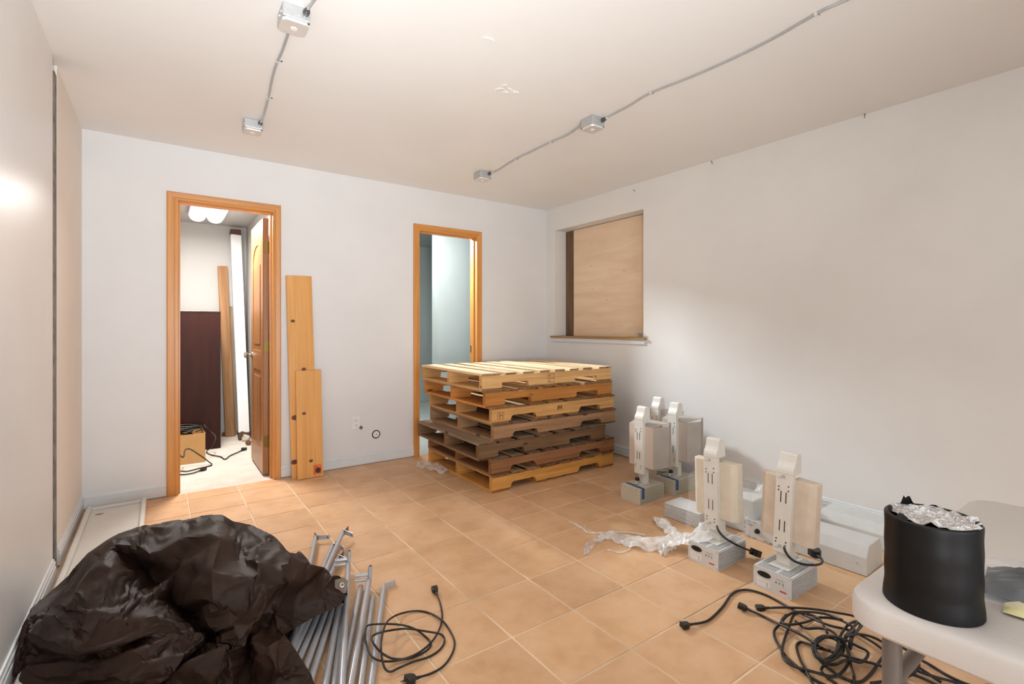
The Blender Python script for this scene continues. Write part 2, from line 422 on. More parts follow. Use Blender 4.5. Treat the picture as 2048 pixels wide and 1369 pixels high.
def emit(name, c, s):
    mm = bpy.data.materials.new(name); mm.use_nodes = True; t = mm.node_tree
    b = t.nodes['Principled BSDF']; b.inputs['Emission Color'].default_value = c; b.inputs['Emission Strength'].default_value = s; b.inputs['Base Color'].default_value = (0.9, 0.9, 0.9, 1)
    return mm
M['glow'] = emit('lamp_diffuser', (1, 0.97, 0.93, 1), 4.0)
lf = thing('ceiling_light', 'glowing twin-lens fluorescent ceiling light in the storeroom', 'ceiling light', (0.36, 5.05, SZC))
MB().box(-0.15, -0.62, -0.03, 0.15, 0.62, -0.001).build('fixture_body', M['plastic_w'], lf, bevel=0.004)
for s in (-1, 1):
    prof = [(s * 0.074 + 0.066 * math.cos(a), -0.031 - 0.05 * math.sin(a)) for a in [PI * q / 10 for q in range(11)]]
    MB().prism(prof, -0.6, 0.6, 'y').build('lens', M['glow'], lf)

M['maroon'] = wood('dark_brown_laminate', srgb(40, 14, 8), srgb(54, 22, 13), (10, 10, 1), 0.5, 0.0, spec=0.2)
cb = thing('cabinet', 'tall dark brown laminate cabinet in the storeroom', 'cabinet', (0.16, 5.76, 0))
MB().box(-0.312, -0.215, 0, -0.296, 0.22, 1.305).build('side_panel', M['maroon'], cb, bevel=0.001)
MB().box(0.296, -0.215, 0, 0.312, 0.22, 1.305).build('side_panel', M['maroon'], cb, bevel=0.001)
MB().box(-0.312, -0.23, 1.306, 0.312, 0.22, 1.322).build('top_panel', M['maroon'], cb, bevel=0.001)
MB().box(-0.295, 0.205, 0.0, 0.295, 0.219, 1.305).build('back_panel', M['maroon'], cb)
MB().box(-0.311, -0.231, 0.006, 0.311, -0.217, 1.303).build('door', M['maroon'], cb, bevel=0.001)
tag(MB().box(-0.02, 5.56, 1.3225, 0.30, 5.75, 1.3245).build('paper_sheet', M['plastic_w']), 'white sheet lying on top of the dark brown cabinet', 'paper')

def leaning(name, label, x, w, th, yb, yt, zt, mat, cat='board', roll=0.0, yoff=0.0):
    L = math.hypot(yt - yb, zt)
    o = MB().box(-w / 2, -th, 0, w / 2, 0, L).build(name, mat, bevel=0.002)
    o.rotation_euler = (-math.atan2(yt - yb, zt), roll, 0)
    o.location = (x, yb, 0.0)
    return tag(o, label, cat)
M['plank_b'] = wood('old_brown_plank', srgb(128, 90, 58), srgb(176, 132, 92), (20, 20, 1.0), 0.75, 0.05)
M['plank_g'] = wood('old_grey_plank', srgb(120, 104, 88), srgb(160, 142, 122), (20, 20, 1.0), 0.8, 0.05)
leaning('plank', 'long brown weathered plank leaning on the storeroom wall beside the cabinet', 0.605, 0.09, 0.035, 6.075, 6.17, 1.83, M['plank_b'], roll=-0.035)
leaning('plank', 'shorter grey plank behind the long brown plank in the storeroom', 0.665, 0.065, 0.02, 6.13, 6.19, 1.4, M['plank_g'], roll=-0.03)
def white_post_mat():
    t = NT('chipped_white_post'); c = t.n('ShaderNodeTexCoord'); sp = t.n('ShaderNodeSeparateXYZ'); t.l(c.outputs['Object'], sp.inputs[0])
    nz = t.noise(c.outputs['Object'], 14, 3)
    ad = t.n('ShaderNodeMath', operation='MULTIPLY_ADD'); ad.inputs[1].default_value = 0.05; t.l(nz, ad.inputs[0]); t.l(sp.outputs[2], ad.inputs[2])
    f = t.ramp(ad.outputs[0], [(0.0, (1, 1, 1, 1)), (0.095, (1, 1, 1, 1)), (0.1, (0, 0, 0, 1)), (1.0, (0, 0, 0, 1))])
    g = t.n('ShaderNodeMath', operation='GREATER_THAN'); g.inputs[1].default_value = 2.205; t.l(ad.outputs[0], g.inputs[0])
    mx = t.n('ShaderNodeMath', operation='MAXIMUM'); t.l(f, mx.inputs[0]); t.l(g.outputs[0], mx.inputs[1])
    return t.set(0.6, 0, 0.4, t.mix(mx.outputs[0], srgb(236, 234, 232), srgb(92, 60, 46)))
leaning('post', 'white painted post with bare brown ends leaning in the storeroom corner', 0.705, 0.1, 0.09, 5.87, 6.18, 2.22, white_post_mat(), 'post', roll=-0.02)

M['card'] = paint('cardboard', srgb(196, 152, 98), 0.06, 9, 0.85, 0.1, 60)
bx = thing('cardboard_box', 'open cardboard box of cables standing in the storeroom', 'box', (0.10, 5.2, 0), (0, 0, 0.03))
MB().box(-0.21, -0.16, 0, 0.21, 0.16, 0.004).build('bottom', M['card'], bx)
MB().box(-0.21, -0.16, 0.004, 0.21, -0.156, 0.25).build('wall', M['card'], bx); MB().box(-0.21, 0.156, 0.004, 0.21, 0.16, 0.25).build('wall', M['card'], bx)
MB().box(-0.21, -0.156, 0.004, -0.206, 0.156, 0.25).build('wall', M['card'], bx); MB().box(0.206, -0.156, 0.004, 0.21, 0.156, 0.25).build('wall', M['card'], bx)

def connector(c, d, kind, parent, up=Vector((0, 0, 1)), s=1.0):
    """moulded cord end at c pointing along d"""
    d = Vector(d).normalized(); sd = d.cross(up).normalized(); u = sd.cross(d)
    R = Matrix((d, sd, u)).transposed().to_4x4(); R.translation = Vector(c)
    m = MB()
    m.tube([R @ Vector((-0.022 * s, 0, 0)), R @ Vector((0.0, 0, 0))], [0.0045 * s, 0.0065 * s], 8)
    if kind == 'female':
        m.prism([(0, -0.008 * s), (0.012 * s, -0.0135 * s), (0.034 * s, -0.0135 * s), (0.034 * s, 0.0135 * s), (0.012 * s, 0.0135 * s), (0, 0.008 * s)], -0.008 * s, 0.009 * s, 'z', R)
    else:
        m.prism([(0, -0.008 * s), (0.01 * s, -0.016 * s), (0.028 * s, -0.019 * s), (0.032 * s, -0.019 * s), (0.032 * s, 0.019 * s), (0.028 * s, 0.019 * s), (0.01 * s, 0.016 * s), (0, 0.008 * s)], -0.012 * s, 0.012 * s, 'z', R)
    o = m.build('connector', M['black'], parent, bevel=0.0015)
    if kind == 'male':
        p = MB()
        for yy in (-0.006, 0.006): p.box(0.032 * s, yy * s - 0.0008, -0.003, 0.05 * s, yy * s + 0.0008, 0.003, R)
        p.build('prongs', M['nickel'], o)
    return o

def cord(label, pts, r=0.0042, ends=('female', 'male'), group=None, cat='cord', s=1.0, n=5):
    pp = smooth_path(pts, n)
    t = thing('power_cord', label, cat, (pp[0].x, pp[0].y, 0), group=group)
    off = Vector((pp[0].x, pp[0].y, 0))
    pl = [p - off for p in pp]
    MB().tube(pl, r, 8).build('cable', M['black'], t, smooth=True)
    if ends[0]: connector(pl[0] + (pl[0] - pl[1]).normalized() * 0.02 * s, pl[0] - pl[1], ends[0], t, s=s)
    if ends[1]: connector(pl[-1] + (pl[-1] - pl[-2]).normalized() * 0.02 * s, pl[-1] - pl[-2], ends[1], t, s=s)
    return t

# cords in and beside the cardboard box
def tangle(c, rx, ry, n, z, seed, loops=3):
    rnd = random.Random(seed); out = []; ph = rnd.uniform(0, 6)
    for k in range(n):
        a = ph + 2 * PI * loops * k / n
        rr = 1 + rnd.uniform(-0.28, 0.2)
        out.append((c[0] + rx * rr * math.cos(a), c[1] + ry * rr * math.sin(a), z + rnd.uniform(-0.02, 0.03)))
    return out
for i in range(4):
    c = (0.08 + 0.04 * i, 5.2, 0.23 + 0.018 * i)
    o = cord(['bundled black cord lowest in the cardboard box', 'bundled black cord in the middle of the cardboard box', 'bundled black cord near the top of the cardboard box', 'bundled black cord topmost on the cardboard box'][i], tangle(c, 0.13, 0.09, 16, c[2], 20 + i, 2.5), 0.0048, (None, None), 'black cords heaped in the cardboard box')
b = 0.006
cord('black cord trailing out of the cardboard box to the middle of the storeroom floor',
     [(0.2, 5.2, 0.29), (0.3, 5.18, 0.29), (0.36, 5.17, 0.24)] + [tuple(at(x, y, z)) for x, y, z in ((431, 875, 0.15), (424, 892, 0.06), (413, 905, b), (425, 911, b), (441, 914, b), (450, 919, b), (460, 912, b), (474, 906, b), (482, 902, 0.008))], 0.005, (None, 'male'), s=1.2)
cord('black cord looping down the front of the cardboard box',
     [(0.02, 5.1, 0.27), (0.03, 5.0, 0.25)] + [tuple(at(x, y, z)) for x, y, z in ((364, 915, 0.10), (370, 901, 0.14), (380, 899, 0.14), (398, 910, 0.09), (416, 923, 0.03), (423, 931, b), (400, 937, b), (376, 943, b), (362, 943, b), (352, 946, b), (364, 950, b), (385, 947, b), (397, 943, 0.008))], 0.005, (None, 'female'), s=1.2)

M['rubble'] = paint('plaster_rubble', srgb(196, 184, 170), 0.3, 12, 0.95, 0.5, 30)
M['brickdust'] = paint('brick_rubble', srgb(112, 72, 52), 0.3, 12, 0.95, 0.5, 30)
rub = [(476, 842, 0.05, 'brickdust'), (481, 850, 0.035, 'rubble'), (499, 868, 0.04, 'brickdust'), (503, 880, 0.045, 'rubble'), (500, 890, 0.03, 'brickdust'), (444, 862, 0.035, 'brickdust')]
for i, (x, y, r, mt) in enumerate(rub):
    bm_ = bmesh.new(); bmesh.ops.create_icosphere(bm_, subdivisions=2, radius=r)
    for vv in bm_.verts: vv.co *= 0.8 + 0.5 * noise.noise(vv.co * 22 + Vector((i * 3, 0, 0)))
    for vv in bm_.verts: vv.co.z = max(vv.co.z, -r * 0.6)
    me = bpy.data.meshes.new('rubble'); bm_.to_mesh(me); bm_.free(); me.materials.append(M[mt])
    o = link('rubble_chunk', me); p = at(x, y, 0); p.y = min(p.y, 6.11); o.location = (min(p.x, 0.71), p.y, r * 0.6)
    tag(o, ['reddish rubble chunk on the floor between plank and white post', 'pale plaster chunk beside the foot of the white post', 'brown rubble chunk right of the white post near the door', 'pale plaster chunk closest to the open door in the storeroom', 'small brown rubble chunk at the open door bottom edge', 'brown rubble chunk between cabinet and brown plank'][i], 'rubble', 'rubble at the storeroom wall')

# ------------------------------------------------------------------ room behind the second doorway
RX0, RX1, RYB = 1.3, 3.67, 7.15
struct(MB().box(1.2, YB, -0.06, RX1, RYB + 0.1, -0.002).build('floor_side_room', M['side_floor']), 'pale floor of the side room')
struct(MB().box(RX0 - 0.1, Y1, ZC, RX1, RYB + 0.1, ZC + 0.05).build('ceiling_side_room', M['wall_green']), 'pale ceiling of the side room')
wb = struct(MB().box(RX0 - 0.1, RYB, -0.05, RX1, RYB + 0.1, ZC).build('wall_side_room_back', M['wall_green']), 'far wall of the side room')
MB().box(RX0, RYB - 0.03, 0.0, RX1, RYB, 1.95).build('wall_panel', M['wall_green'], wb)
struct(MB().box(RX0 - 0.1, Y1, -0.05, RX0, RYB, ZC).build('wall_side_room_left', M['wall_green']), 'left wall of the side room')
struct(MB().box(2.634, 5.2, -0.002, RX1, 5.345, ZC).build('wall_side_room_partition', M['wall_green']), 'partition wall standing behind the second doorway')
sl = thing('lamp', 'small ceiling lamp in the side room behind the pallets', 'ceiling light', (2.07, 4.95, ZC))
MB().box(-0.12, -0.16, -0.04, 0.12, 0.16, -0.001).build('lamp_base', M['plastic_w'], sl, bevel=0.004)
Rf = Matrix.Translation((-0.04, -0.03, -0.11)) @ Vector((-0.26, 0.8, 0.5)).to_track_quat('Z', 'Y').to_matrix().to_4x4()
MB().box(-0.085, -0.085, 0.004, 0.085, 0.085, 0.04, Rf).build('added_light_head', M['plastic_w'], sl, bevel=0.004)  # unseen housing, added for the second light aimed out through the door
wk = thing('fill_lamp', 'added fill lamp on a stand behind the camera, out of view', 'lamp', (WLP.x, WLP.y, 0))  # unseen lamp body, added to go with the ceiling fill
Rw = Matrix.Translation((0, 0, WLP.z)) @ (-WLD).to_track_quat('Z', 'Y').to_matrix().to_4x4()
MB().box(-0.16, -0.12, 0.004, 0.16, 0.12, 0.05, Rw).build('lamp_head', M['black'], wk, bevel=0.006)
MB().tube([(0, 0, 0.02), (0, 0, 0.86)], 0.014, 12).build('pole', M['steel'], wk, smooth='auto')
for k_ in range(3): MB().tube([(0, 0, 0.25), (0.22 * math.cos(k_ * 2.1), 0.22 * math.sin(k_ * 2.1), 0.012)], 0.009, 10).build('leg', M['steel'], wk)

# ------------------------------------------------------------------ things on the ceiling and walls
def junction_box(cx, cy, label, kside, grp='square steel junction boxes on the ceiling'):
    t = thing('junction_box', label, 'junction box', (cx, cy, ZC), group=grp)
    MB().box(-0.051, -0.051, -0.054, 0.051, 0.051, -0.0005).build('box_body', M['steel'], t, bevel=0.004)
    c = MB(); q = 0.013
    c.prism([(-0.051 + q, -0.051), (0.051 - q, -0.051), (0.051, -0.051 + q), (0.051, 0.051 - q), (0.051 - q, 0.051), (-0.051 + q, 0.051), (-0.051, 0.051 - q), (-0.051, -0.051 + q)], -0.068, -0.0545)
    c.build('cover', M['cover'], t, bevel=0.003)
    MB().lathe([(0.013, 0), (0.013, -0.0015), (0.011, -0.003), (0, -0.003)], (0, 0, -0.068), 16).build('knockout', M['plastic_w'], t)
    for sx in (-1, 1):
        MB().lathe([(0.0045, 0), (0.0045, -0.004), (0, -0.005)], (sx * 0.0455, -sx * 0.0455, -0.0545), 10).build('screw', M['steel_dark'], t)
    for (a, bq) in ((-0.022, -0.027), (0.012, -0.027)):
        kn = MB(); kn.lathe([(0.012, 0), (0.012, 0.0012), (0.0105, 0.0012), (0.0105, 0.0004), (0, 0.0004)], (0, 0, 0), 14, Matrix.Translation((a, -0.0511, bq)) @ Matrix.Rotation(PI / 2, 4, 'X'))
        kn.build('knockout', M['steel'], t)
        kn = MB(); kn.lathe([(0.012, 0), (0.012, 0.0012), (0.0105, 0.0012), (0.0105, 0.0004), (0, 0.0004)], (0, 0, 0), 14, Matrix.Translation((-0.0511, a, bq)) @ Matrix.Rotation(-PI / 2, 4, 'Y'))
        kn.build('knockout', M['steel'], t)
    if kside:
        MB().lathe([(0.013, 0), (0.013, 0.012), (0.010, 0.013), (0.010, 0.026), (0, 0.026)], (0, 0, 0), 12, Matrix.Translation((kside, -0.0511, -0.02)) @ Matrix.Rotation(PI / 2, 4, 'X')).build('cable_connector', M['steel_dark'], t)
    return t
junction_box(0.436, 2.125, 'galvanised junction box on the ceiling nearest the camera, at the top edge', 0.034)
junction_box(0.461, 3.412, 'galvanised junction box on the ceiling above the storeroom doorway', 0.034)
junction_box(2.140, 2.160, 'galvanised junction box midway along the long ceiling conduit', 0.03)
junction_box(2.146, 3.430, 'smallest-looking galvanised junction box on the ceiling, before the second doorway', 0.03)

def conduit(label, pts, straps):
    pp = smooth_path(pts, 8)
    t = thing('metal_conduit', label, 'conduit', (0, 0, 0))
    # ribbed flexible armour
    dense = []
    for i in range(len(pp) - 1):
        L = (pp[i + 1] - pp[i]).length; k = max(1, int(L / 0.004))
        dense += [pp[i].lerp(pp[i + 1], q / k) for q in range(k)]
    rr = [0.0062 if i % 2 else 0.0054 for i in range(len(dense))]
    MB().tube(dense, rr, 8).build('armoured_cable', M['steel'], t, smooth=True)
    for x, y in straps:
        p = at(x, y, 2.432)
        i = min(range(len(dense)), key=lambda q: (dense[q] - p).length); c = dense[i]; d = (dense[min(i + 1, len(dense) - 1)] - dense[i - 1]).normalized()
        sd = Vector((-d.y, d.x, 0)).normalized()
        s = MB(); R = Matrix((d, sd, Vector((0, 0, 1)))).transposed().to_4x4(); R.translation = Vector((c.x, c.y, ZC))
        arc = [(0.0085 * math.cos(a), -0.008 + -0.0085 * math.sin(a)) for a in [PI * q / 8 for q in range(9)]]
        out = [(0.022, -0.0005), (0.022, -0.0025), (0.0085, -0.0025)] + arc + [(-0.0085, -0.0005)] + [(-0.0068, -0.0005)] + [(-0.0068 * math.cos(a), -0.008 - 0.0068 * math.sin(a)) for a in [PI * q / 8 for q in range(9)]] + [(0.0068, -0.0005)]
        s.prism(out, -0.006, 0.006, 'x', R)
        so = s.build('strap', M['cover'], t)
        MB().lathe([(0.004, 0), (0.004, -0.004), (0, -0.005)], (0, 0, 0), 8, R @ Matrix.Translation((0, 0.0165, -0.0025))).build('screw', M['steel_dark'], so)
    return t
zc = 2.4325
def cl(l): return [tuple(at(x, y, zc)) for x, y in l]
conduit('short bent metal conduit between the two left junction boxes', [(0.495, 3.335, 2.42)] + cl([(526, 236), (537, 196), (543, 165), (550, 137), (556, 121), (566, 98)]) + [(0.44, 2.19, 2.431), (0.436, 2.177, 2.428)], [(537, 196), (555, 122)])
conduit('metal conduit leaving the nearest junction box past the top edge', [(0.470, 2.045, 2.42), (0.480, 2.0, zc), (0.50, 1.8, zc), (0.5, 1.2, zc), (0.46, 0.4, zc), (0.5, -0.55, zc)], [])
conduit('thin metal conduit between the far and middle junction boxes on the right', [(2.176, 3.352, 2.42)] + cl([(994, 342), (1031, 319), (1060, 305), (1101, 285), (1135, 270)]) + [(2.13, 2.23, 2.43), (2.135, 2.212, 2.428)], [(1032, 319), (1102, 285)])
conduit('long metal conduit running from the middle junction box to the top right', [(2.170, 2.082, 2.42)] + cl([(1222, 231), (1260, 211), (1302, 186), (1382, 154), (1460, 120), (1545, 78), (1633, 28), (1693, 0)]) + [(2.2, 0.3, zc), (2.15, -0.6, zc), (2.15, -1.8, zc)], [(1302, 186), (1633, 28)])

# flaked plaster on the ceiling
M['flake'] = paint('plaster_flake', srgb(236, 232, 226), 0.05, 30, 0.7, 0.2, 60)
for i, (x, y, w, l, a) in enumerate([(1000, 178, 0.018, 0.03, 0.5), (1012, 186, 0.022, 0.02, 1.2), (1021, 180, 0.016, 0.034, 2.0), (1008, 172, 0.012, 0.028, 0.2), (1030, 184, 0.01, 0.02, 1.0), (975, 77, 0.008, 0.03, 1.3)]):
    p = at(x, y, ZC)
    pr_ = [(w * math.cos(q) * random.uniform(.6, 1.1), l * math.sin(q) * random.uniform(.6, 1.1)) for q in [2 * PI * k / 7 for k in range(7)]]
    MB().prism(pr_, -0.004, -0.0005, 'z', Matrix.Translation(p) @ Matrix.Rotation(a, 4, 'Z') @ Matrix.Rotation(0.08, 4, 'X')).build('plaster_flake', M['flake'], ceil)

def outlet(label, loc, rz, tagged=False):
    t = thing('wall_outlet', label, 'outlet', loc, (0, 0, rz), 'duplex wall outlets')
    MB().box(-0.036, -0.006, -0.058, 0.036, -0.0003, 0.058).build('cover_plate', M['plastic_w'], t, bevel=0.003)
    for s in (-1, 1):
        r = MB().prism([(0.017 * math.cos(a), s * 0.02 + max(-0.0125, min(0.0125, 0.017 * math.sin(a)))) for a in [2 * PI * q / 20 for q in range(20)]], -0.0085, -0.0061, 'y').build('receptacle', M['plastic_w'], t)
        h = MB(); h.box(-0.0075, -0.0092, s * 0.02, -0.0055, -0.0086, s * 0.02 + 0.008); h.box(0.0055, -0.0092, s * 0.02, 0.0075, -0.0086, s * 0.02 + 0.007); h.cbox((0, -0.0089, s * 0.02 - 0.006), (0.005, 0.0006, 0.005)); h.build('slots', M['black_hole'], r)
    return t
p = atY(712, 846, YB); outlet('white duplex outlet on the back wall between the doorways', p, 0)
p = atX(1544, 889, XR); outlet('white duplex outlet on the right wall above the lying lamps', p, PI / 2)
p = Vector((XL - 0.004, 3.66, 0.0)); z = 1.17 - (948 - 655) / F * (3.66 / ray(139, 948).y); outlet('white outlet plate on the left wall beyond the open joint', (XL - 0.004, 3.66, z), -PI / 2)
p = atY(722, 856, YB - 0.012)
tg = MB(); tg.box(-0.014, -0.002, -0.012, 0.014, 0.0, 0.012); o = tg.build('hang_tag', M['grey_tag']); o.location = p; o.rotation_euler = (0, 0.7, 0.1)
tag(o, 'small grey square tag hanging at the back wall outlet corner', 'tag')
p = atY(752, 869, YB)
cp = thing('pipe_cap', 'round white cap in a dark ring low on the back wall', 'cap', p)
RB = Matrix.Rotation(PI / 2, 4, 'X')
MB().lathe([(0.036, 0), (0.036, 0.004), (0.033, 0.005), (0.033, 0.0), (0, 0)], (0, 0, 0.0002), 28, RB).build('rim', M['black_hole'], cp)
MB().lathe([(0.028, 0.0), (0.028, 0.005), (0.026, 0.0065), (0, 0.0065)], (0, 0, 0.0006), 28, RB).build('cap_disc', M['plastic_w'], cp)
MB().lathe([(0.0045, 0), (0.0045, 0.003), (0, 0.003)], (0, 0, 0.0072), 10, RB).build('screw', M['steel_dark'], cp)
for i, (x, y) in enumerate(((1270, 384), (1425, 328), (1729, 236))):
    p = atX(x, y, XR); m = MB()
    d = Vector((-0.9, -0.35, 0.25)).normalized()
    m.tube([p + d * 0.0005 * 0, p + d * 0.034], 0.0018, 6); m.tube([p + d * 0.034, p + d * 0.036], 0.0042, 8)
    tag(m.build('nail', M['steel_dark']), ['bent nail in the right wall above the boarded window', 'bent nail high in the right wall, middle of three', 'bent nail high in the right wall nearest the camera'][i], 'nail', 'nails along the top of the right wall')

# ------------------------------------------------------------------ pine boards leaning by the first doorway
def pine_board(knots):
    t = NT('clear_pine_board'); c = t.n('ShaderNodeTexCoord')
    g = t.noise(t.coord((22, 22, 1.0)), 1.5, 5, 0.55, 0.8)
    col = t.ramp(g, [(0.3, srgb(214, 150, 76)), (0.7, srgb(228, 170, 98))])
    for (x, z, r) in knots:
        sub = t.n('ShaderNodeVectorMath', operation='SUBTRACT'); sub.inputs[1].default_value = (x, 0, z); t.l(c.outputs['Object'], sub.inputs[0])
        mul = t.n('ShaderNodeVectorMath', operation='MULTIPLY'); mul.inputs[1].default_value = (0.75, 0, 1.0); t.l(sub.outputs[0], mul.inputs[0])
        ln = t.n('ShaderNodeVectorMath', operation='LENGTH'); t.l(mul.outputs[0], ln.inputs[0])
        dv = t.n('ShaderNodeMath', operation='DIVIDE'); dv.inputs[1].default_value = r * 2; t.l(ln.outputs['Value'], dv.inputs[0])
        k = t.ramp(dv.outputs[0], [(0.40, (1, 1, 1, 1)), (0.52, (0, 0, 0, 1))])
        col = t.mix(k, col, srgb(96, 52, 26))
    t.bump(g, 0.06, 0.002)
    return t.set(0.38, 0, 0.45, col)
# tall board: bottom near the wall, top resting on it
def board_between(name, label, xb, xt, w, th, yb, yt, zt, knots):
    L = math.hypot(yt - yb, zt)
    o = MB().box(-w / 2, -th, 0, w / 2, 0, L).build(name, pine_board(knots), bevel=0.003)
    o.rotation_euler = (-math.atan2(yt - yb, zt), math.atan2(xt - xb, zt), 0); o.location = (xb, yb, 0.0)
    return tag(o, label, 'board')
board_between('pine_board', 'tall knotty pine board leaning on the wall beside the storeroom doorway', 0.915, 0.885, 0.19, 0.019, 4.085, 4.155, 1.575, [(-0.055, 1.22, 0.013), (0.015, 0.84, 0.014), (-0.06, 0.47, 0.021), (-0.075, 0.13, 0.02)])
pb2 = board_between('pine_board', 'short knotty pine board leaning in front of the tall one', 0.945, 0.945, 0.19, 0.019, 4.035, 4.10, 0.83, [(-0.04, 0.5, 0.012), (0.005, 0.13, 0.012)])
M['orange'] = paint('orange_sticker', srgb(226, 108, 40), 0.4, 40, 0.5, 0)
M['dark_print'] = paint('dark_print', srgb(70, 45, 35), 0.4, 40, 0.5, 0)
st = MB().box(0.02, -0.0202, 0.02, 0.082, -0.0192, 0.095).build('sticker', M['orange'], pb2, label='torn orange product sticker')
MB().lathe([(0.021, 0), (0.021, 0.0004), (0, 0.0004)], (0, 0, 0), 16, Matrix.Translation((0.055, -0.0203, 0.05)) @ RB).build('printed_disc', M['dark_print'], st)

# ------------------------------------------------------------------ pallets
PH = 0.1205
def bowed_box(L, w, h, seed, nx=1):
    rnd = random.Random(seed); j = lambda a: rnd.uniform(-a, a)
    m = MB(); v = []
    for sx in (0, L):
        for (sy, sz) in ((-w / 2, 0), (w / 2, 0), (w / 2, h), (-w / 2, h)):
            v.append((sx + j(0.006), sy + j(0.003), sz + j(0.0012)))
    return m.add(v, [(0, 3, 2, 1), (4, 5, 6, 7), (0, 1, 5, 4), (1, 2, 6, 5), (2, 3, 7, 6), (3, 0, 4, 7)])
ENDG = {}
def end_grain(mat):
    """darker sawn end of a board"""
    if mat.name not in ENDG:
        e = mat.copy(); e.name = mat.name + '_end'; t = e.node_tree; b_ = t.nodes['Principled BSDF']; l_ = b_.inputs['Base Color'].links[0]
        mx = t.nodes.new('ShaderNodeMix'); mx.data_type = 'RGBA'; mx.blend_type = 'MULTIPLY'; mx.inputs[0].default_value = 1.0; mx.inputs[7].default_value = (0.42, 0.36, 0.32, 1)
        src = l_.from_socket; t.links.new(src, mx.inputs[6]); t.links.new(mx.outputs[2], b_.inputs['Base Color']); ENDG[mat.name] = e
    return ENDG[mat.name]
def endgrain_mesh(me, mat):
    me.materials.append(mat); me.materials.append(end_grain(mat))
    for p in me.polygons:
        if abs(p.normal.x) > 0.8: p.material_index = 1
    return me
board_meshes = {}
def board_mesh(w, k):
    key = (w, k)
    if key not in board_meshes: board_meshes[key] = bowed_box(1.016, w, 0.0155, hash((round(w * 1000), k)) % 1000).mesh('board')
    return board_meshes[key]
def stringer_mesh(sharp):
    h = 0.0885; L = 1.219
    pr = [(0, 0), (0.16, 0)]
    c = 0.0 if sharp else 0.022
    pr += [(0.17 if not sharp else 0.16, c + 0.006), (0.185 if not sharp else 0.162, 0.036), (0.375 if not sharp else 0.388, 0.036), (0.385 if not sharp else 0.39, c + 0.002), (0.40, 0)]
    mir = [(L - x, z) for x, z in reversed(pr)]
    pr = pr + mir + [(L, h), (0, h)]
    return MB().prism(pr, -0.019, 0.019, 'y').mesh('stringer')
SM = [stringer_mesh(False), stringer_mesh(True)]
def pallet(x, y, z, yaw, sx, label, mt, mt_top, sharp, boards, bottoms, tilt=0.0):
    t = thing('wooden_pallet', label, 'pallet', (x, y, z), (tilt, 0, yaw), 'stack of seven pallets')
    t.scale = (sx, 1, 1)
    def put(nm, me, loc, rz=0, mat=mt, dz=0):
        o = link(nm, me.copy() if not me.materials else me, t); o.location = loc; o.rotation_euler = (0, 0, rz)
        o.data.materials.clear(); o.data.materials.append(mat); return o
    sm = SM[sharp].copy(); sm.materials.append(mt)
    for yy in (0.0195, 0.508, 0.9965):
        o = link('stringer', sm, t); o.location = (0, yy, 0.016)
    cache = {}
    def bm_(w, k, mat, nm):
        key = (w, k, mat.name)
        if key not in cache:
            cache[key] = endgrain_mesh(board_mesh(w, k).copy(), mat)
        return cache[key]
    for i, (xc, w) in enumerate(boards):
        o = link('deck_board', bm_(w, i % 3, mt_top, 'd'), t); o.location = (xc, -0.004, 0.105); o.rotation_euler = (0, 0, PI / 2)
    for i, (xc, w) in enumerate(bottoms):
        o = link('bottom_board', bm_(w, i % 3, mt, 'b'), t); o.location = (xc, 0, 0); o.rotation_euler = (0, 0, PI / 2)
    return t
def PW(name, d, l, **k): return wood(name, srgb(*d), srgb(*l), (1.2, 24, 24), 0.75, 0.14, knots=True, **k)
wds = [PW('pallet_yellow', (192, 128, 60), (226, 168, 92)), PW('pallet_red', (128, 84, 52), (170, 118, 78)), PW('pallet_dark', (104, 76, 50), (142, 108, 76)),
       PW('pallet_grey', (134, 98, 68), (176, 136, 100)), PW('pallet_tan', (176, 124, 70), (214, 164, 104)), PW('pallet_orange', (170, 106, 46), (206, 140, 72)), PW('pallet_pale', (186, 138, 84), (222, 178, 122))]
PALE = PW('pallet_deck_pale', (206, 172, 130), (236, 208, 168)); GREYD = PW('pallet_deck_grey', (128, 104, 82), (172, 146, 118)); TAND = PW('pallet_deck_tan', (160, 122, 84), (206, 166, 120))
S9 = [(0.07, 0.14), (0.235, 0.088), (0.385, 0.095), (0.535, 0.088), (0.68, 0.095), (0.82, 0.088), (0.96, 0.09), (1.15, 0.138)]
S7 = [(0.07, 0.14), (0.24, 0.12), (0.42, 0.12), (0.6, 0.12), (0.78, 0.12), (0.96, 0.12), (1.15, 0.14)]
B5 = [(0.07, 0.14), (0.45, 0.09), (0.61, 0.09), (0.77, 0.09), (1.15, 0.14)]
# (pixel of the front-left corner, yaw, scale, ...)
plist = [
    (984.5, 1.0, 0.0, 'lowest yellow pallet of the stack, resting on the tiles', 0, TAND, 0, S9),
    (982.5, 1.015, -0.3, 'second pallet from the floor, reddish brown', 1, GREYD, 0, S9),
    (957.5, 1.0, -0.8, 'third pallet from the floor, dark and shifted to the left', 2, GREYD, 1, S7),
    (987.5, 1.01, -0.2, 'fourth pallet from the floor, grey brown, middle of the stack', 3, GREYD, 0, S7),
    (984.0, 1.0, -0.6, 'fifth pallet from the floor, tan with a stamped mark', 4, TAND, 0, S7),
    (971.0, 1.02, -0.9, 'sixth pallet from the floor, bright orange brown', 5, TAND, 1, S9),
    (964.0, 1.03, -1.1, 'topmost pallet of the stack with pale deck boards', 6, PALE, 1, S9)]
pal = []
for i, (px, sc, yaw, lab, wi, dk, sh, bd) in enumerate(plist):
    yf = 2.905
    p = atY(px, 900, yf)
    pal.append(pallet(p.x, yf, PH * i + 0.001, math.radians(yaw), sc, lab, wds[wi], dk, sh, bd, B5))
M['stamp'] = plain('burnt_stamp', srgb(92, 56, 28), 0.8)
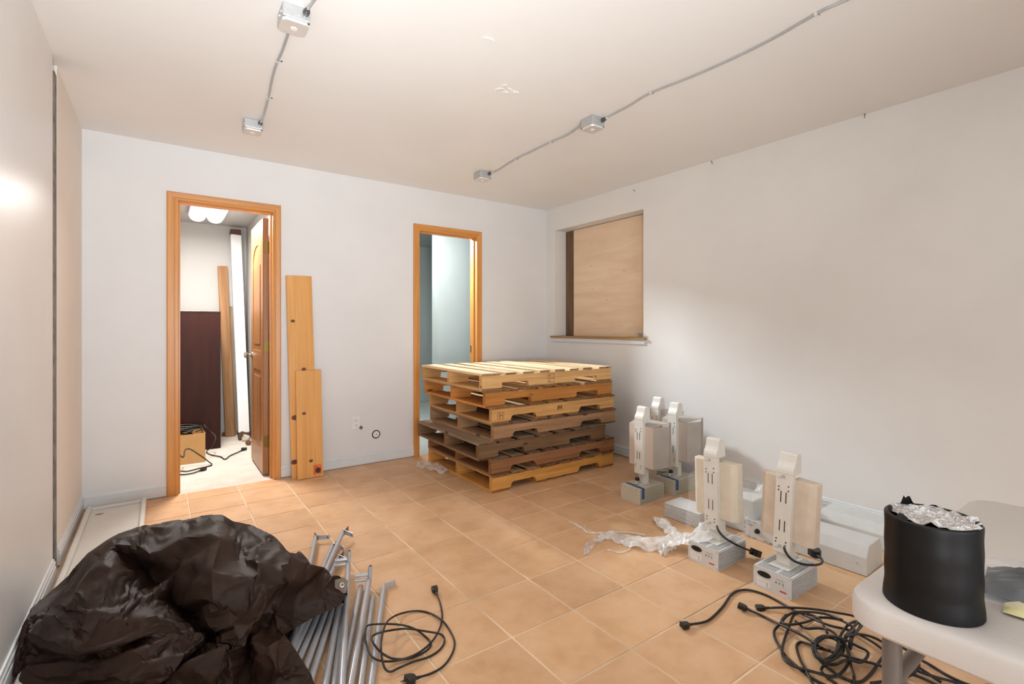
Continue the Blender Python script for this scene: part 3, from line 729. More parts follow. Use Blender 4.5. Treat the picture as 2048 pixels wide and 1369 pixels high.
def stamp(parent, x, z, w, h, bars):
    m = MB(); y0, y1 = -0.0008, -0.0001; t = 0.0022
    m.box(x, y0, z, x + t, y1, z + h); m.box(x + w - t, y0, z, x + w, y1, z + h); m.box(x, y0, z, x + w, y1, z + t); m.box(x, y0, z + h - t, x + w, y1, z + h)
    for (bx0, bz0, bx1, bz1) in bars: m.box(x + bx0 * w, y0, z + bz0 * h, x + bx1 * w, y1, z + bz1 * h)
    m.build('stamp', M['stamp'], parent, label='burnt-in wood stamp')
stamp(pal[6], 0.565, 0.026, 0.06, 0.066, [(0.15, 0.72, 0.45, 0.8), (0.15, 0.42, 0.5, 0.47), (0.15, 0.12, 0.4, 0.2), (0.5, 0.45, 0.95, 0.5)])
stamp(pal[4], 0.045, 0.03, 0.055, 0.052, [(0.3, 0.1, 0.36, 0.9), (0.45, 0.2, 0.5, 0.8), (0.45, 0.5, 0.8, 0.56), (0.75, 0.2, 0.8, 0.8)])
stamp(pal[4], 0.60, 0.05, 0.045, 0.03, [(0.1, 0.1, 0.3, 0.9), (0.42, 0.3, 0.62, 0.9), (0.75, 0.2, 0.92, 0.9)])

# ------------------------------------------------------------------ grow lamps
M['beige'] = paint('beige_housing', srgb(206, 198, 180), 0.04, 10, 0.5, 0.05)
M['alu'] = paint('white_ballast', srgb(216, 215, 214), 0.03, 12, 0.42, 0.03)
M['fin_shadow'] = plain('ballast_fin_shade', srgb(92, 90, 88), 0.6)  # housing coloured dark to stand for the shade between the fins
M['cream'] = paint('cream_reflector', srgb(226, 214, 194), 0.07, 9, 0.55, 0.08, 50)
M['cream2'] = paint('stained_reflector', srgb(222, 206, 188), 0.10, 11, 0.6, 0.1, 50)
M['lamp_white'] = paint('lamp_white', srgb(228, 224, 216), 0.04, 12, 0.45, 0.04)
M['tape'] = plain('blue_tape', srgb(38, 84, 150), 0.6)
M['red'] = plain('red_label', srgb(206, 52, 38), 0.5)
M['print'] = plain('grey_print', srgb(150, 146, 142), 0.6)
def hammered():
    t = NT('hammered_aluminium'); v = t.coord((1, 1, 1)); n = t.noise(t.coord((1, 1, 3)), 60, 3)
    t.bump(n, 0.5, 0.004)
    return t.set(0.45, 0.35, 0.5, srgb(226, 214, 204))
M['hammer'] = hammered()
M['hood'] = paint('dusty_hood_metal', srgb(188, 180, 172), 0.08, 9, 0.5, 0.04, metal=0.35)

def ballast_parts(t, L=0.245, w=0.165, h=0.094, finned_top=True, front='socket', body='alu', plate='alu'):
    """box with cooling fins: front plate at local x = 0, length along +x"""
    hw = w / 2
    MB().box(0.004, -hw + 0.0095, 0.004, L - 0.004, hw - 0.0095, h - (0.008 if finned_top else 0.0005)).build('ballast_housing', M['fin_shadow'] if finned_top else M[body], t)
    nz = 11
    for s in (-1, 1):
        f = MB()
        f.box(0.004, min(s * (hw - 0.009), s * (hw - 0.0085)), 0.002, L - 0.004, max(s * (hw - 0.009), s * (hw - 0.0085)), h - 0.002)
        for k in range(nz):
            z = 0.002 + (h - 0.004) * k / (nz - 1)
            y0, y1 = sorted((s * (hw - 0.0085), s * (hw - 0.0004)))
            f.box(0.004, y0, z - 0.0018, L - 0.004, y1, z + 0.0018)
        f.build('side_fins', M[body], t)
    if finned_top:
        f = MB(); ny = 19
        for k in range(ny):
            y = -hw + 0.011 + (w - 0.022) * k / (ny - 1)
            ww = 0.0060 if k in (7,) else 0.0019
            f.box(0.004, y - ww / 1.2, h - 0.0082, L - 0.004, y + ww / 1.2, h)
        f.box(0.004, -hw + 0.0005, h - 0.009, L - 0.004, -hw + 0.011, h)
        f.build('top_fins', M[body], t)
    q = 0.006
    pp = [(-hw + q, 0), (hw - q, 0), (hw, q), (hw, h - q), (hw - q, h + 0.001), (-hw + q, h + 0.001), (-hw, h - q), (-hw, q)]
    fp = MB().prism(pp, 0.0, 0.0038, 'x').build('front_plate', M[plate], t)
    MB().prism(pp, L - 0.0038, L, 'x').build('rear_plate', M[plate], t)
    for sy in (-1, 1):
        for z in (0.01, h - 0.01):
            MB().lathe([(0.003, 0), (0.003, 0.0012), (0, 0.0015)], (0, 0, 0), 8, Matrix.Translation((0, sy * (hw - 0.009), z)) @ Matrix.Rotation(-PI / 2, 4, 'Y')).build('screw', M['steel'], fp)
    if front == 'socket':
        so = MB().prism([(0.03 * math.cos(a), 0.0125 * math.sin(a)) for a in [2 * PI * k / 20 for k in range(20)]], -0.003, -0.0002, 'x', Matrix.Translation((0, 0.034, h - 0.026))).build('power_inlet', M['black'], fp)
        MB().box(-0.0036, 0.034 - 0.014, h - 0.026 - 0.007, -0.0031, 0.034 + 0.014, h - 0.026 + 0.007).build('inlet_recess', M['black_hole'], so)
        MB().box(-0.0007, -0.062, 0.02, -0.0001, -0.034, 0.026).build('warning_label', M['red'], fp)
        MB().box(-0.0006, 0.006, 0.012, -0.0001, 0.068, 0.046).build('rating_label', M['plastic_w'], fp)
        pm = MB()
        for (y0, z0, y1, z1) in ((0.02, 0.016, 0.023, 0.036), (0.03, 0.036, 0.06, 0.0365), (0.03, 0.03, 0.062, 0.0305), (0.006, 0.012, 0.02, 0.013), (-0.022, 0.05, -0.014, 0.058), (-0.036, 0.05, -0.03, 0.058), (-0.05, 0.046, -0.046, 0.06), (-0.055, 0.07, -0.015, 0.0708), (-0.05, 0.066, -0.02, 0.0667)):
            pm.box(-0.0009, y0, z0, -0.00065 if y0 > 0 else -0.0001, y1, z1)
        pm.build('printed_marks', M['print'], fp)
    elif front == 'dial':
        d = MB().lathe([(0.014, 0), (0.013, 0.006), (0.010, 0.007), (0.009, 0.017), (0, 0.018)], (0, 0, 0), 16, Matrix.Translation((-0.0002, 0.008, h * 0.5)) @ Matrix.Rotation(-PI / 2, 4, 'Y')).build('dial_knob', M['black'], fp, smooth='auto')
        pm = MB()
        for (y0, z0, y1, z1) in ((0.03, 0.074, 0.066, 0.0755), (0.04, 0.066, 0.06, 0.067), (0.035, 0.07, 0.063, 0.071)): pm.box(-0.0009, y0, z0, -0.0001, y1, z1)
        pm.build('printed_marks', M['print'], fp)
        v = MB()
        for k in range(5):
            if k != 2: v.box(-0.0006, -hw + 0.012 + k * 0.03, 0.0045, -0.0001, -hw + 0.03 + k * 0.03, 0.0065); v.box(-0.0006, -hw + 0.012 + k * 0.03, h - 0.0065, -0.0001, -hw + 0.03 + k * 0.03, h - 0.0045)
        for k in range(3): v.box(-0.0006, hw - 0.0065, 0.014 + k * 0.026, -0.0001, hw - 0.0045, 0.03 + k * 0.026); v.box(-0.0006, -hw + 0.0045, 0.014 + k * 0.026, -0.0001, -hw + 0.0065, 0.03 + k * 0.026)
        v.build('vent_slots', M['black_hole'], fp)
    else:
        v = MB()
        for k in range(3): v.cbox((-0.0004, -0.05 + 0.05 * k, h - 0.011), (0.0006, 0.004, 0.004))
        v.build('holes', M['black_hole'], fp)
    return fp

CAP = [(0, 0), (0, 0.018), (0.004, 0.03), (0.012, 0.042), (0.019, 0.055), (0.023, 0.072), (0.026, 0.086), (0.032, 0.093), (0.054, 0.094), (0.066, 0.088), (0.074, 0.074), (0.078, 0.05), (0.08, 0.0)]
def spine_parts(t, x, z0, z1, col, cap, w=0.036, Mx=None):
    """upright channel with slots, studs and the rounded end cap"""
    Mx = Mx or Matrix.Identity(4)
    s = MB(); s.box(x, -w, z0, x + 0.004, w, z1, Mx); s.box(x + 0.004, -w, z0, x + 0.026, -w + 0.004, z1, Mx); s.box(x + 0.004, w - 0.004, z0, x + 0.026, w, z1, Mx)
    sp = s.build('spine', M[col], t, bevel=0.001)
    prof = [(x + a, z1 + bq) for a, bq in CAP]
    if cap: MB().prism(prof, -w, w, 'y', Mx).build('end_cap', M['lamp_white'], t, bevel=0.003)
    sl = MB(); zm = (z0 + z1) / 2
    for zc_ in (zm + 0.075, zm - 0.055):
        for yy in (-0.011, 0.011): sl.cbox((x - 0.0003, yy, zc_), (0.0006, 0.004, 0.05), Mx)
    sl.build('slots', M['black_hole'], sp)
    sc = MB()
    for (yy, zz) in ((0.022, z1 - 0.06), (-0.02, z1 - 0.05), (0.022, z1 - 0.075), (-0.02, z1 - 0.07), (0.022, z0 + 0.06), (-0.02, z0 + 0.055), (0.024, z0 + 0.045), (-0.018, z0 + 0.04)):
        sc.lathe([(0.0034, 0), (0.0034, 0.002), (0, 0.003)], (0, 0, 0), 8, Mx @ Matrix.Translation((x, yy, zz)) @ Matrix.Rotation(-PI / 2, 4, 'Y'))
    sc.build('screws', M['steel_dark'], sp)
    return sp
def stud(t, x, y, z, Mx):
    m = MB(); m.tube([Mx @ Vector((x, y, z)), Mx @ Vector((x - 0.026, y + 0.002, z - 0.001))], 0.0026, 8); m.tube([Mx @ Vector((x - 0.001, y, z)), Mx @ Vector((x - 0.005, y, z))], 0.006, 8)
    m.tube([Mx @ Vector((x - 0.022, y - 0.012, z + 0.003)), Mx @ Vector((x - 0.024, y + 0.014, z - 0.004))], 0.0018, 6)
    m.build('wing_bolt', M['steel'], t)

def lamp_cream(name_label, x, y, roll, wingmat, grp):
    t = thing('grow_lamp', name_label, 'grow lamp', (x, y, 0), group=grp)
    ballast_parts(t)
    n = MB(); n.box(0.055, -0.045, 0.0945, 0.185, 0.045, 0.0985); n.box(0.098, -0.03, 0.0985, 0.150, 0.03, 0.21); n.build('neck_bracket', M['lamp_white'], t, bevel=0.002)
    R = Matrix.Translation((0.1, 0, 0.12)) @ Matrix.Rotation(roll, 4, 'X') @ Matrix.Translation((-0.1, 0, -0.12))
    spine_parts(t, 0.072, 0.158, 0.515, 'lamp_white', True, 0.036, R)
    for s in (1, -1):
        prof = [(0.099, s * 0.022), (0.096, s * 0.095), (0.118, s * 0.118), (0.160, s * 0.121), (0.160, s * 0.022)]
        MB().prism(prof, 0.212, 0.494, 'z', R).build('reflector_wing', M[wingmat], t, bevel=0.003)
    b_ = MB(); b_.box(0.16, -0.1, 0.23, 0.166, 0.1, 0.48, R); b_.build('reflector_back', M['hood'], t)
    stud(t, 0.072, 0.002, 0.505, R); stud(t, 0.072, 0.004, 0.19, R)
    return t
def lamp_cord(t, pts, r=0.0052, plug_dir=None):
    off = t.location
    pp = [Vector(p) - off for p in smooth_path(pts, 6)]
    c = MB().tube(pp, r, 8).build('lead', M['black'], t, smooth=True)
    d = pp[-1] - pp[-2]
    connector(pp[-1] + d.normalized() * 0.02, d, 'male', c, s=1.35)

lc = 'grow lamps standing upright by the right wall'
lb = lamp_cream('cream grow lamp stained and bare, standing nearest the table', 2.19, 1.104, 0.05, 'cream2', lc)
la = lamp_cream('cream grow lamp with torn plastic film, standing left of the nearest one', 2.172, 1.432, -0.02, 'cream', lc)
lamp_cord(lb, [atX(x, y, X) for x, y, X in ((1568, 1089, 2.272), (1571, 1104, 2.258), (1584, 1120, 2.27), (1605, 1129, 2.30), (1628, 1131, 2.345), (1642, 1128, 2.40), (1645, 1122, 2.44), (1640, 1116, 2.46))])
lamp_cord(la, [atX(x, y, X) for x, y, X in ((1434, 1048, 2.255), (1436, 1060, 2.238), (1448, 1075, 2.25), (1470, 1089, 2.29), (1490, 1098, 2.36), (1500, 1102, 2.40))])

def lamp_hood(label, x, y, dz=0.0, ball=True, tape=True, grp=lc):
    t = thing('grow_lamp', label, 'grow lamp', (x, y, 0), group=grp)
    ballast_parts(t, finned_top=False, front='blank', body='beige', plate='beige', h=0.102)
    n = MB(); n.box(0.08, -0.03, 0.1025, 0.165, 0.03, 0.1065); n.box(0.115, -0.028, 0.1065, 0.155, 0.028, 0.235); n.build('neck_bracket', M['lamp_white'], t, bevel=0.002)
    spine_parts(t, 0.082, 0.175, 0.535, 'lamp_white', True, 0.036)
    z0, z1 = 0.222, 0.498
    hd = MB()
    a, bq, xf, xb = 0.102, 0.135, 0.108, 0.235
    MB().box(xf, -a, z0, xf + 0.003, a, z1).build('reflector_front', M['hammer'], t)
    for s in (1, -1):
        MB().prism([(xf + 0.001, s * a), (xf + 0.001, s * (a + 0.003)), (xb, s * (bq + 0.003)), (xb, s * bq)], z0, z1, 'z').build('reflector_side', M['hood'], t)
        MB().box(xb, min(s * bq, s * (bq + 0.012)), z0 - 0.012, xb + 0.004, max(s * bq, s * (bq + 0.012)), z1 + 0.03).build('flange', M['hood'], t)
        zz = z1 if s > 0 else z0
        pl = MB(); pl.add([(xf, -a - 0.002, zz), (xf, a + 0.002, zz), (xb, bq, zz + s * 0.022), (xb, -bq, zz + s * 0.022), (xf, -a - 0.002, zz + s * 0.003), (xf, a + 0.002, zz + s * 0.003), (xb, bq, zz + s * 0.025), (xb, -bq, zz + s * 0.025)],
                          [(0, 1, 2, 3), (4, 5, 6, 7), (0, 1, 5, 4), (1, 2, 6, 5), (2, 3, 7, 6), (3, 0, 4, 7)]); pl.build('reflector_end', M['hood'], t)
    k = MB().lathe([(0.016, 0), (0.016, 0.012), (0.01, 0.02), (0, 0.021)], (0.085, 0.012, 0.127), 12).build('clamp_knob', M['black'], t)
    MB().lathe([(0.012, 0), (0.012, 0.02), (0, 0.02)], (0.07, 0.012, 0.1065), 12).build('spacer', M['beige'], t)
    if tape:
        tp = MB(); tp.add([(0.035, 0.075, 0.1030), (0.058, 0.07, 0.1030), (0.02, -0.0832, 0.1045), (0.043, -0.0836, 0.1045)], [(0, 1, 3, 2)])
        tp.box(0.020, -0.0842, 0.035, 0.043, -0.0832, 0.1045)
        tp.build('blue_tape', M['tape'], t)
    return t
lamp_hood('metal-hooded grow lamp with blue tape standing nearest the pallets', 2.56, 2.23)
lamp_hood('metal-hooded grow lamp with blue tape closer to the right wall', 2.895, 2.21)
lamp_hood('metal-hooded grow lamp half hidden behind the other two hooded lamps', 3.02, 2.46, tape=False)

# lamps lying on the floor along the right wall
def film(name, c=(0.9, 0.9, 0.89), a=0.42, rough=0.22, da=0.2):
    mm = bpy.data.materials.new(name); mm.use_nodes = True; t = mm.node_tree; nt = t.nodes
    out = nt['Material Output']; b_ = nt['Principled BSDF']; b_.inputs['Base Color'].default_value = c + (1,); b_.inputs['Roughness'].default_value = rough
    tr = nt.new('ShaderNodeBsdfTransparent'); mx = nt.new('ShaderNodeMixShader')
    nz = nt.new('ShaderNodeTexNoise'); nz.inputs['Scale'].default_value = 18; mr = nt.new('ShaderNodeMapRange'); mr.inputs[1].default_value = 0.3; mr.inputs[2].default_value = 0.7
    mr.inputs[3].default_value = max(0, a - da); mr.inputs[4].default_value = min(1, a + da)
    tc = nt.new('ShaderNodeTexCoord'); t.links.new(tc.outputs['Object'], nz.inputs['Vector']); t.links.new(nz.outputs['Fac'], mr.inputs[0])
    t.links.new(mr.outputs[0], mx.inputs[0]); t.links.new(tr.outputs[0], mx.inputs[1]); t.links.new(b_.outputs[0], mx.inputs[2]); t.links.new(mx.outputs[0], out.inputs[0])
    return mm
M['film'] = film('clear_plastic_film')
M['film_dense'] = film('cloudy_plastic_film', (0.93, 0.90, 0.86), 0.62, 0.2)
M['film_scrap'] = film('faint_plastic_film', (0.88, 0.85, 0.82), 0.3, 0.2, 0.15)
M['film_thin'] = film('thin_plastic_film', (0.86, 0.86, 0.86), 0.09, 0.12, 0.05)
M['refl_grey'] = paint('grey_reflector', srgb(206, 204, 200), 0.05, 8, 0.45, 0.04)

ld = 'grow lamps lying on the floor by the right wall'
# L1: ballast lying with its fins to the room
t = thing('grow_lamp', 'white grow lamp lying behind the film-wrapped lamp, fins facing the room', 'grow lamp', (2.54, 1.815, 0.0), (0, 0, 0.0), ld)
f = MB()
for k in range(7): f.box(0.0, -0.12, 0.003 + k * 0.0125, 0.006, 0.12, 0.010 + k * 0.0125)
f.build('side_fins', M['alu'], t)
MB().box(0.0062, -0.12, 0.002, 0.165, 0.12, 0.086).build('ballast_housing', M['alu'], t, bevel=0.003)
MB().box(0.002, 0.1205, 0.0, 0.165, 0.1245, 0.088).build('front_plate', M['alu'], t, bevel=0.002)
MB().box(0.16, -0.36, 0.002, 0.34, -0.125, 0.20).build('reflector', M['refl_grey'], t, bevel=0.01)
MB().box(0.08, -0.122 - 0.05, 0.02, 0.16, -0.122, 0.075).build('neck_bracket', M['lamp_white'], t)
# L2
t2_ = thing('grow_lamp', 'grow lamp lying on the floor with its black dial facing the room', 'grow lamp', (2.668, 1.415, 0.002), (0, 0, 0.03), ld)
ballast_parts(t2_, front='dial', L=0.22, w=0.172)
def lying_reflector(parent, x0, x1, y0, y1, h, mat):
    pr = [(x0, 0.0), (x0, h * 0.62), (x0 + 0.03, h), (x1 - 0.03, h), (x1, h * 0.62), (x1, 0.0)]
    return MB().prism(pr, y0, y1, 'y').build('reflector', mat, parent, bevel=0.003)
lying_reflector(t2_, 0.005, 0.215, -0.50, -0.13, 0.135, M['refl_grey'])
MB().box(0.06, -0.13, 0.03, 0.15, -0.086, 0.08).build('neck_bracket', M['lamp_white'], t2_)
MB().lathe([(0.004, 0), (0.004, 0.002), (0, 0.002)], (0, 0, 0), 8, Matrix.Translation((0.005, -0.46, 0.05)) @ Matrix.Rotation(-PI / 2, 4, 'Y')).build('screw', M['steel'], t2_)
# L3
t3_ = thing('grow_lamp', 'plastic-wrapped grow lamp lying furthest back along the baseboard', 'grow lamp', (3.0, 1.40, 0.002), (0, 0, 0.0), ld)
ballast_parts(t3_, front='dial', L=0.22, w=0.165, h=0.10)
lying_reflector(t3_, 0.07, 0.29, -0.55, -0.12, 0.125, M['refl_grey'])
MB().box(0.08, -0.12, 0.03, 0.16, -0.083, 0.08).build('neck_bracket', M['lamp_white'], t3_)
fm = MB().prism([(0.06, 0.001), (0.06, 0.085), (0.095, 0.135), (0.27, 0.135), (0.30, 0.085), (0.30, 0.001)], -0.56, -0.10, 'y').build('film_wrap', M['film_thin'], t3_)

# crumpled plastic
def strip(name, mat, label, cat, pts, widths, seed, amp=0.012, nv=9, parent=None, group=None, zmin=0.001, arch=0.5):
    """ribbon along pts (floor points with height), widths across, crumpled and arched"""
    pp = smooth_path(pts, 8); n = len(pp); v = []; f = []
    ws = []
    for i in range(n):
        u = i / (n - 1) * (len(widths) - 1); k = min(int(u), len(widths) - 2); ws.append(widths[k] * (1 - (u - k)) + widths[k + 1] * (u - k))
    for i, p in enumerate(pp):
        d = pp[min(i + 1, n - 1)] - pp[max(i - 1, 0)]; d.z = 0; d.normalize(); s = Vector((-d.y, d.x, 0))
        for k in range(nv):
            q = k / (nv - 1) * 2 - 1
            wob = ws[i] * 0.5 * (q + 0.18 * noise.noise(Vector((i * 0.35, q * 2, seed))))
            h = (1 - q * q) * ws[i] * arch + amp * noise.noise(Vector((i * 0.3, q * 2.2, seed + 5))) * 2 + amp * abs(noise.noise(Vector((i * 0.8, q * 5, seed + 9))))
            v.append((p.x + s.x * wob, p.y + s.y * wob, max(zmin, p.z + h)))
    for i in range(n - 1):
        for k in range(nv - 1): f.append((i * nv + k, i * nv + k + 1, (i + 1) * nv + k + 1, (i + 1) * nv + k))
    o = MB().add(v, f).build(name, mat, parent, smooth=True)
    if parent is None: tag(o, label, cat, group)
    return o
z1 = 0.004
def fp(l): return [tuple(at(x, y, z)) for x, y, z in l]
ts = thing('plastic_film', 'torn clear plastic film trailing over the tiles from the cream lamp', 'plastic film', (0, 0, 0))
strip('film_tail', M['film_dense'], '', '', fp([(1195, 1078, z1), (1220, 1073, z1), (1250, 1082, z1), (1290, 1090, 0.01), (1330, 1088, 0.02), (1365, 1085, 0.05), (1395, 1078, 0.09), (1415, 1066, 0.112), (1428, 1056, 0.12)]), [0.03, 0.09, 0.13, 0.12, 0.1, 0.13, 0.14], 3, 0.010, parent=ts, arch=0.2, nv=13)
strip('film_tail', M['film_dense'], '', '', fp([(1308, 1047, z1), (1322, 1047, z1), (1335, 1058, 0.006), (1350, 1070, 0.02), (1372, 1078, 0.06), (1405, 1068, 0.1)]), [0.07, 0.085, 0.08, 0.07, 0.09], 8, 0.010, parent=ts, arch=0.3, nv=13)
strip('film_tail', M['film_dense'], '', '', fp([(1325, 1112, z1), (1328, 1098, 0.008), (1338, 1087, 0.02), (1352, 1080, 0.035)]), [0.02, 0.08, 0.11, 0.09], 12, 0.010, parent=ts, arch=0.3, nv=13)
strip('film_tail', M['film'], '', '', fp([(1172, 1110, z1), (1176, 1096, z1), (1190, 1083, z1), (1210, 1075, z1)]), [0.02, 0.045, 0.05, 0.04], 15, 0.006, parent=ts, arch=0.15)
for i, l in enumerate(([(1170, 1052, z1), (1171, 1064, z1), (1185, 1067, z1), (1215, 1066, 0.006), (1250, 1065, 0.006), (1290, 1071, z1)], [(1215, 1100, z1), (1240, 1106, z1), (1256, 1101, z1), (1264, 1094, z1), (1275, 1090, z1)], [(1140, 1045, z1), (1158, 1054, z1), (1175, 1066, z1)])):
    strip('film_thread', M['film_dense'], '', '', fp(l), [0.006, 0.01, 0.008], 30 + i, 0.002, 4, parent=ts)
# film still around the cream lamp
w_ = MB(); vs = []; fs = []; nn = 28; nr = 14
for j in range(nr):
    for k in range(nn):
        a = 2 * PI * k / nn; z = 0.15 + 0.28 * j / (nr - 1)
        rx, ry = 0.085, 0.145
        r_ = 1 + 0.14 * noise.noise(Vector((math.cos(a) * 2, math.sin(a) * 2, z * 9)))
        ex = lambda c_: math.copysign(abs(c_) ** 0.55, c_)
        vs.append((0.118 + rx * ex(math.cos(a)) * r_ + 0.012, ry * ex(math.sin(a)) * r_, z + 0.03 * math.sin(a * 2 + 1)))
for j in range(nr - 1):
    for k in range(nn): fs.append((j * nn + k, j * nn + (k + 1) % nn, (j + 1) * nn + (k + 1) % nn, (j + 1) * nn + k))
w_.add(vs, fs).build('film_wrap', M['film_thin'], la, smooth=True)
strip('plastic_film', M['film'], 'clear plastic sheet bunched against the baseboard behind the cream lamp', 'plastic film', [(2.95, 1.72, 0.02), (2.98, 1.6, 0.1), (2.99, 1.5, 0.15), (3.0, 1.4, 0.08)], [0.1, 0.2, 0.22, 0.12], 44, 0.03, 11, arch=0.35)
strip('plastic_film', M['film_scrap'], 'scrap of clear plastic at the corner of the pallet stack', 'plastic film', fp([(838, 930, z1), (858, 934, 0.01), (876, 938, 0.02), (893, 946, z1)]), [0.08, 0.16, 0.14, 0.06], 51, 0.012, 13, arch=0.2)

# ------------------------------------------------------------------ folding table, duct roll, bag
M['table'] = paint('table_plastic', srgb(208, 200, 194), 0.02, 6, 0.42, 0.12, 160)
M['leg'] = plain('grey_leg_paint', srgb(120, 114, 112), 0.4, 0.3)
tb = thing('folding_table', 'white plastic folding table in the bottom right corner', 'table', (1.305, -0.57, 0))
TX, TY, TZ = 0.40, 0.915, 0.735
def rrect(hx, hy, r, n=6):
    out = []
    for (cx, cy, a0) in ((hx - r, hy - r, 0), (-hx + r, hy - r, PI / 2), (-hx + r, -hy + r, PI), (hx - r, -hy + r, 1.5 * PI)):
        out += [(cx + r * math.cos(a0 + PI / 2 * k / n), cy + r * math.sin(a0 + PI / 2 * k / n)) for k in range(n + 1)]
    return out
m = MB(); rings = [(0.006, TZ - 0.046), (0.0, TZ - 0.040), (0.0, TZ - 0.009), (0.0028, TZ - 0.003), (0.009, TZ)]
vv = []; n = None
for ins, z in rings:
    o_ = rrect(TX - ins, TY - ins, 0.055 - ins); n = len(o_); vv += [(p[0], p[1], z) for p in o_]
ff = [(i * n + k, i * n + (k + 1) % n, (i + 1) * n + (k + 1) % n, (i + 1) * n + k) for i in range(len(rings) - 1) for k in range(n)] + [tuple(range(n - 1, -1, -1)), tuple((len(rings) - 1) * n + k for k in range(n))]
m.add(vv, ff); m.build('table_top', M['table'], tb, smooth='auto')
dots = MB()
for k in range(11): dots.lathe([(0.0022, 0), (0.0018, 0.0006), (0, 0.0006)], (-0.355, 0.58 - k * 0.007, TZ), 8)
dots.build('moulded_marks', M['table'], tb)
for s in (1, -1):
    lg = thing_ = bpy.data.objects.new('leg_frame', None); COL.objects.link(lg); lg.parent = tb; lg.location = (0, s * 0.862, 0)
    for sx in (-1, 1):
        MB().tube([(sx * 0.345, 0, 0.012), (sx * 0.345, 0, TZ - 0.047)], 0.0135, 14).build('leg', M['leg'], lg, smooth='auto')
    MB().tube([(-0.37, 0, 0.013), (0.37, 0, 0.013)], 0.0125, 12).build('foot_bar', M['leg'], lg, smooth='auto')
    MB().tube([(-0.345, 0, 0.60), (0.345, 0, 0.60)], 0.011, 12).build('cross_bar', M['leg'], lg, smooth='auto')
    for sx in (-1, 1):
        br = MB(); br.tube([(sx * 0.30, 0.0, 0.59), (sx * 0.30, -s * 0.05, 0.45), (sx * 0.04, -s * 0.40, TZ - 0.06)], 0.006, 8); br.build('brace', M['leg'], lg)

dz = TZ
du = thing('duct_roll', 'black ribbed flexible duct roll with torn foil on the table', 'duct', (0.985, 0.248, dz))
R0, H0 = 0.0595, 0.137
prof = []
nr = 46
for k in range(nr * 2 + 1):
    z = 0.0005 + H0 * k / (nr * 2)
    wob = 0.0003 * math.sin(z * 150) + (0.0022 * (1 - z / 0.03) if z < 0.03 else 0)
    prof.append((R0 + wob + (0.0005 if k % 2 else -0.0005), z))
prof += [(R0 - 0.002, H0 + 0.002), (R0 - 0.006, H0 + 0.001), (R0 - 0.008, H0 - 0.004), (R0 - 0.008, H0 - 0.02)]
M['duct'] = plain('black_duct_plastic', srgb(11, 10, 11), 0.42, 0, 0.3)
MB().lathe(prof, (0, 0, 0), 64).build('duct_wall', M['duct'], du, smooth=True)
def foil_mat():
    t = NT('crumpled_foil'); t.bump(t.noise(t.coord((1, 1, 1)), 140, 4, 0.7), 0.9, 0.006)
    return t.set(0.2, 1.0, 0.5, srgb(215, 213, 212))
fo = []; ff = []; nr_, ns_ = 14, 40
for j in range(nr_ + 1):
    for k in range(ns_):
        a = 2 * PI * k / ns_; r = (R0 - 0.004) * j / nr_ * (1 + (0.10 * noise.noise(Vector((math.cos(a) * 3, math.sin(a) * 3, 2))) if j > nr_ - 3 else 0))
        fo.append((r * math.cos(a) + 0.004, r * math.sin(a) - 0.003, H0 + 0.002 + 0.009 * noise.noise(Vector((r * 60 * math.cos(a), r * 60 * math.sin(a), 4))) + 0.005 * noise.noise(Vector((r * 170 * math.cos(a), r * 170 * math.sin(a), 8)))))
for j in range(nr_):
    for k in range(ns_): ff.append((j * ns_ + k, j * ns_ + (k + 1) % ns_, (j + 1) * ns_ + (k + 1) % ns_, (j + 1) * ns_ + k))
MB().add(fo, ff).build('foil', foil_mat(), du, smooth=False)
sh = MB()
for (a0, w, h) in ((0.95, 0.5, 0.016), (1.9, 0.35, 0.006), (0.2, 0.3, 0.005), (2.6, 0.4, 0.005)):
    pts_ = []; q = 7
    for k in range(q + 1):
        a = a0 - w / 2 + w * k / q; hh = h * math.sin(PI * k / q) * random.uniform(0.6, 1.2)
        pts_.append(((R0 - 0.004) * math.cos(a), (R0 - 0.004) * math.sin(a), H0 - 0.004)); pts_.append(((R0 - 0.010) * math.cos(a), (R0 - 0.010) * math.sin(a), H0 + 0.003 + hh))
    MB().add(pts_, [(2 * k, 2 * k + 2, 2 * k + 3, 2 * k + 1) for k in range(q)]).build('torn_edge', M['duct'], du)

bg = thing('plastic_bag', 'clear plastic bag holding a black part with a white label on the table', 'bag', (1.15, 0.105, dz), (0, 0, PI / 2 + 0.12))
def pillow(hx, hy, hz, n=22, seed=1, amp=0.006, flat=0.0):
    v = []; f = []
    for s in (1, -1):
        for i in range(n + 1):
            for j in range(n + 1):
                u, w2 = i / n * 2 - 1, j / n * 2 - 1
                h = hz * ((1 - abs(u) ** 2.6) * (1 - abs(w2) ** 2.6)) ** 0.6
                z = h * (1 + 0.25 * noise.noise(Vector((u * 3, w2 * 3, seed)))) + amp * noise.noise(Vector((u * 6, w2 * 6, seed + 3))) * (1 - max(abs(u), abs(w2)) ** 6)
                v.append((u * hx, w2 * hy, max(0.0015, hz * 0.35 + z if s > 0 else hz * 0.35 - z * 0.4)))
    N = (n + 1) ** 2
    for s in (0, 1):
        for i in range(n):
            for j in range(n): f.append((s * N + i * (n + 1) + j, s * N + i * (n + 1) + j + 1, s * N + (i + 1) * (n + 1) + j + 1, s * N + (i + 1) * (n + 1) + j))
    return MB().add(v, f)
M['bagclear'] = film('clear_bag_film', (0.8, 0.82, 0.86), 0.13, 0.1, 0.06)
M['blackpart'] = plain('dark_grey_part', srgb(42, 42, 46), 0.5)
pillow(0.112, 0.062, 0.026, seed=2, amp=0.008).build('black_part', M['blackpart'], bg, smooth=True)
pillow(0.135, 0.095, 0.031, seed=5, amp=0.014).build('clear_film', M['bagclear'], bg, smooth=True)
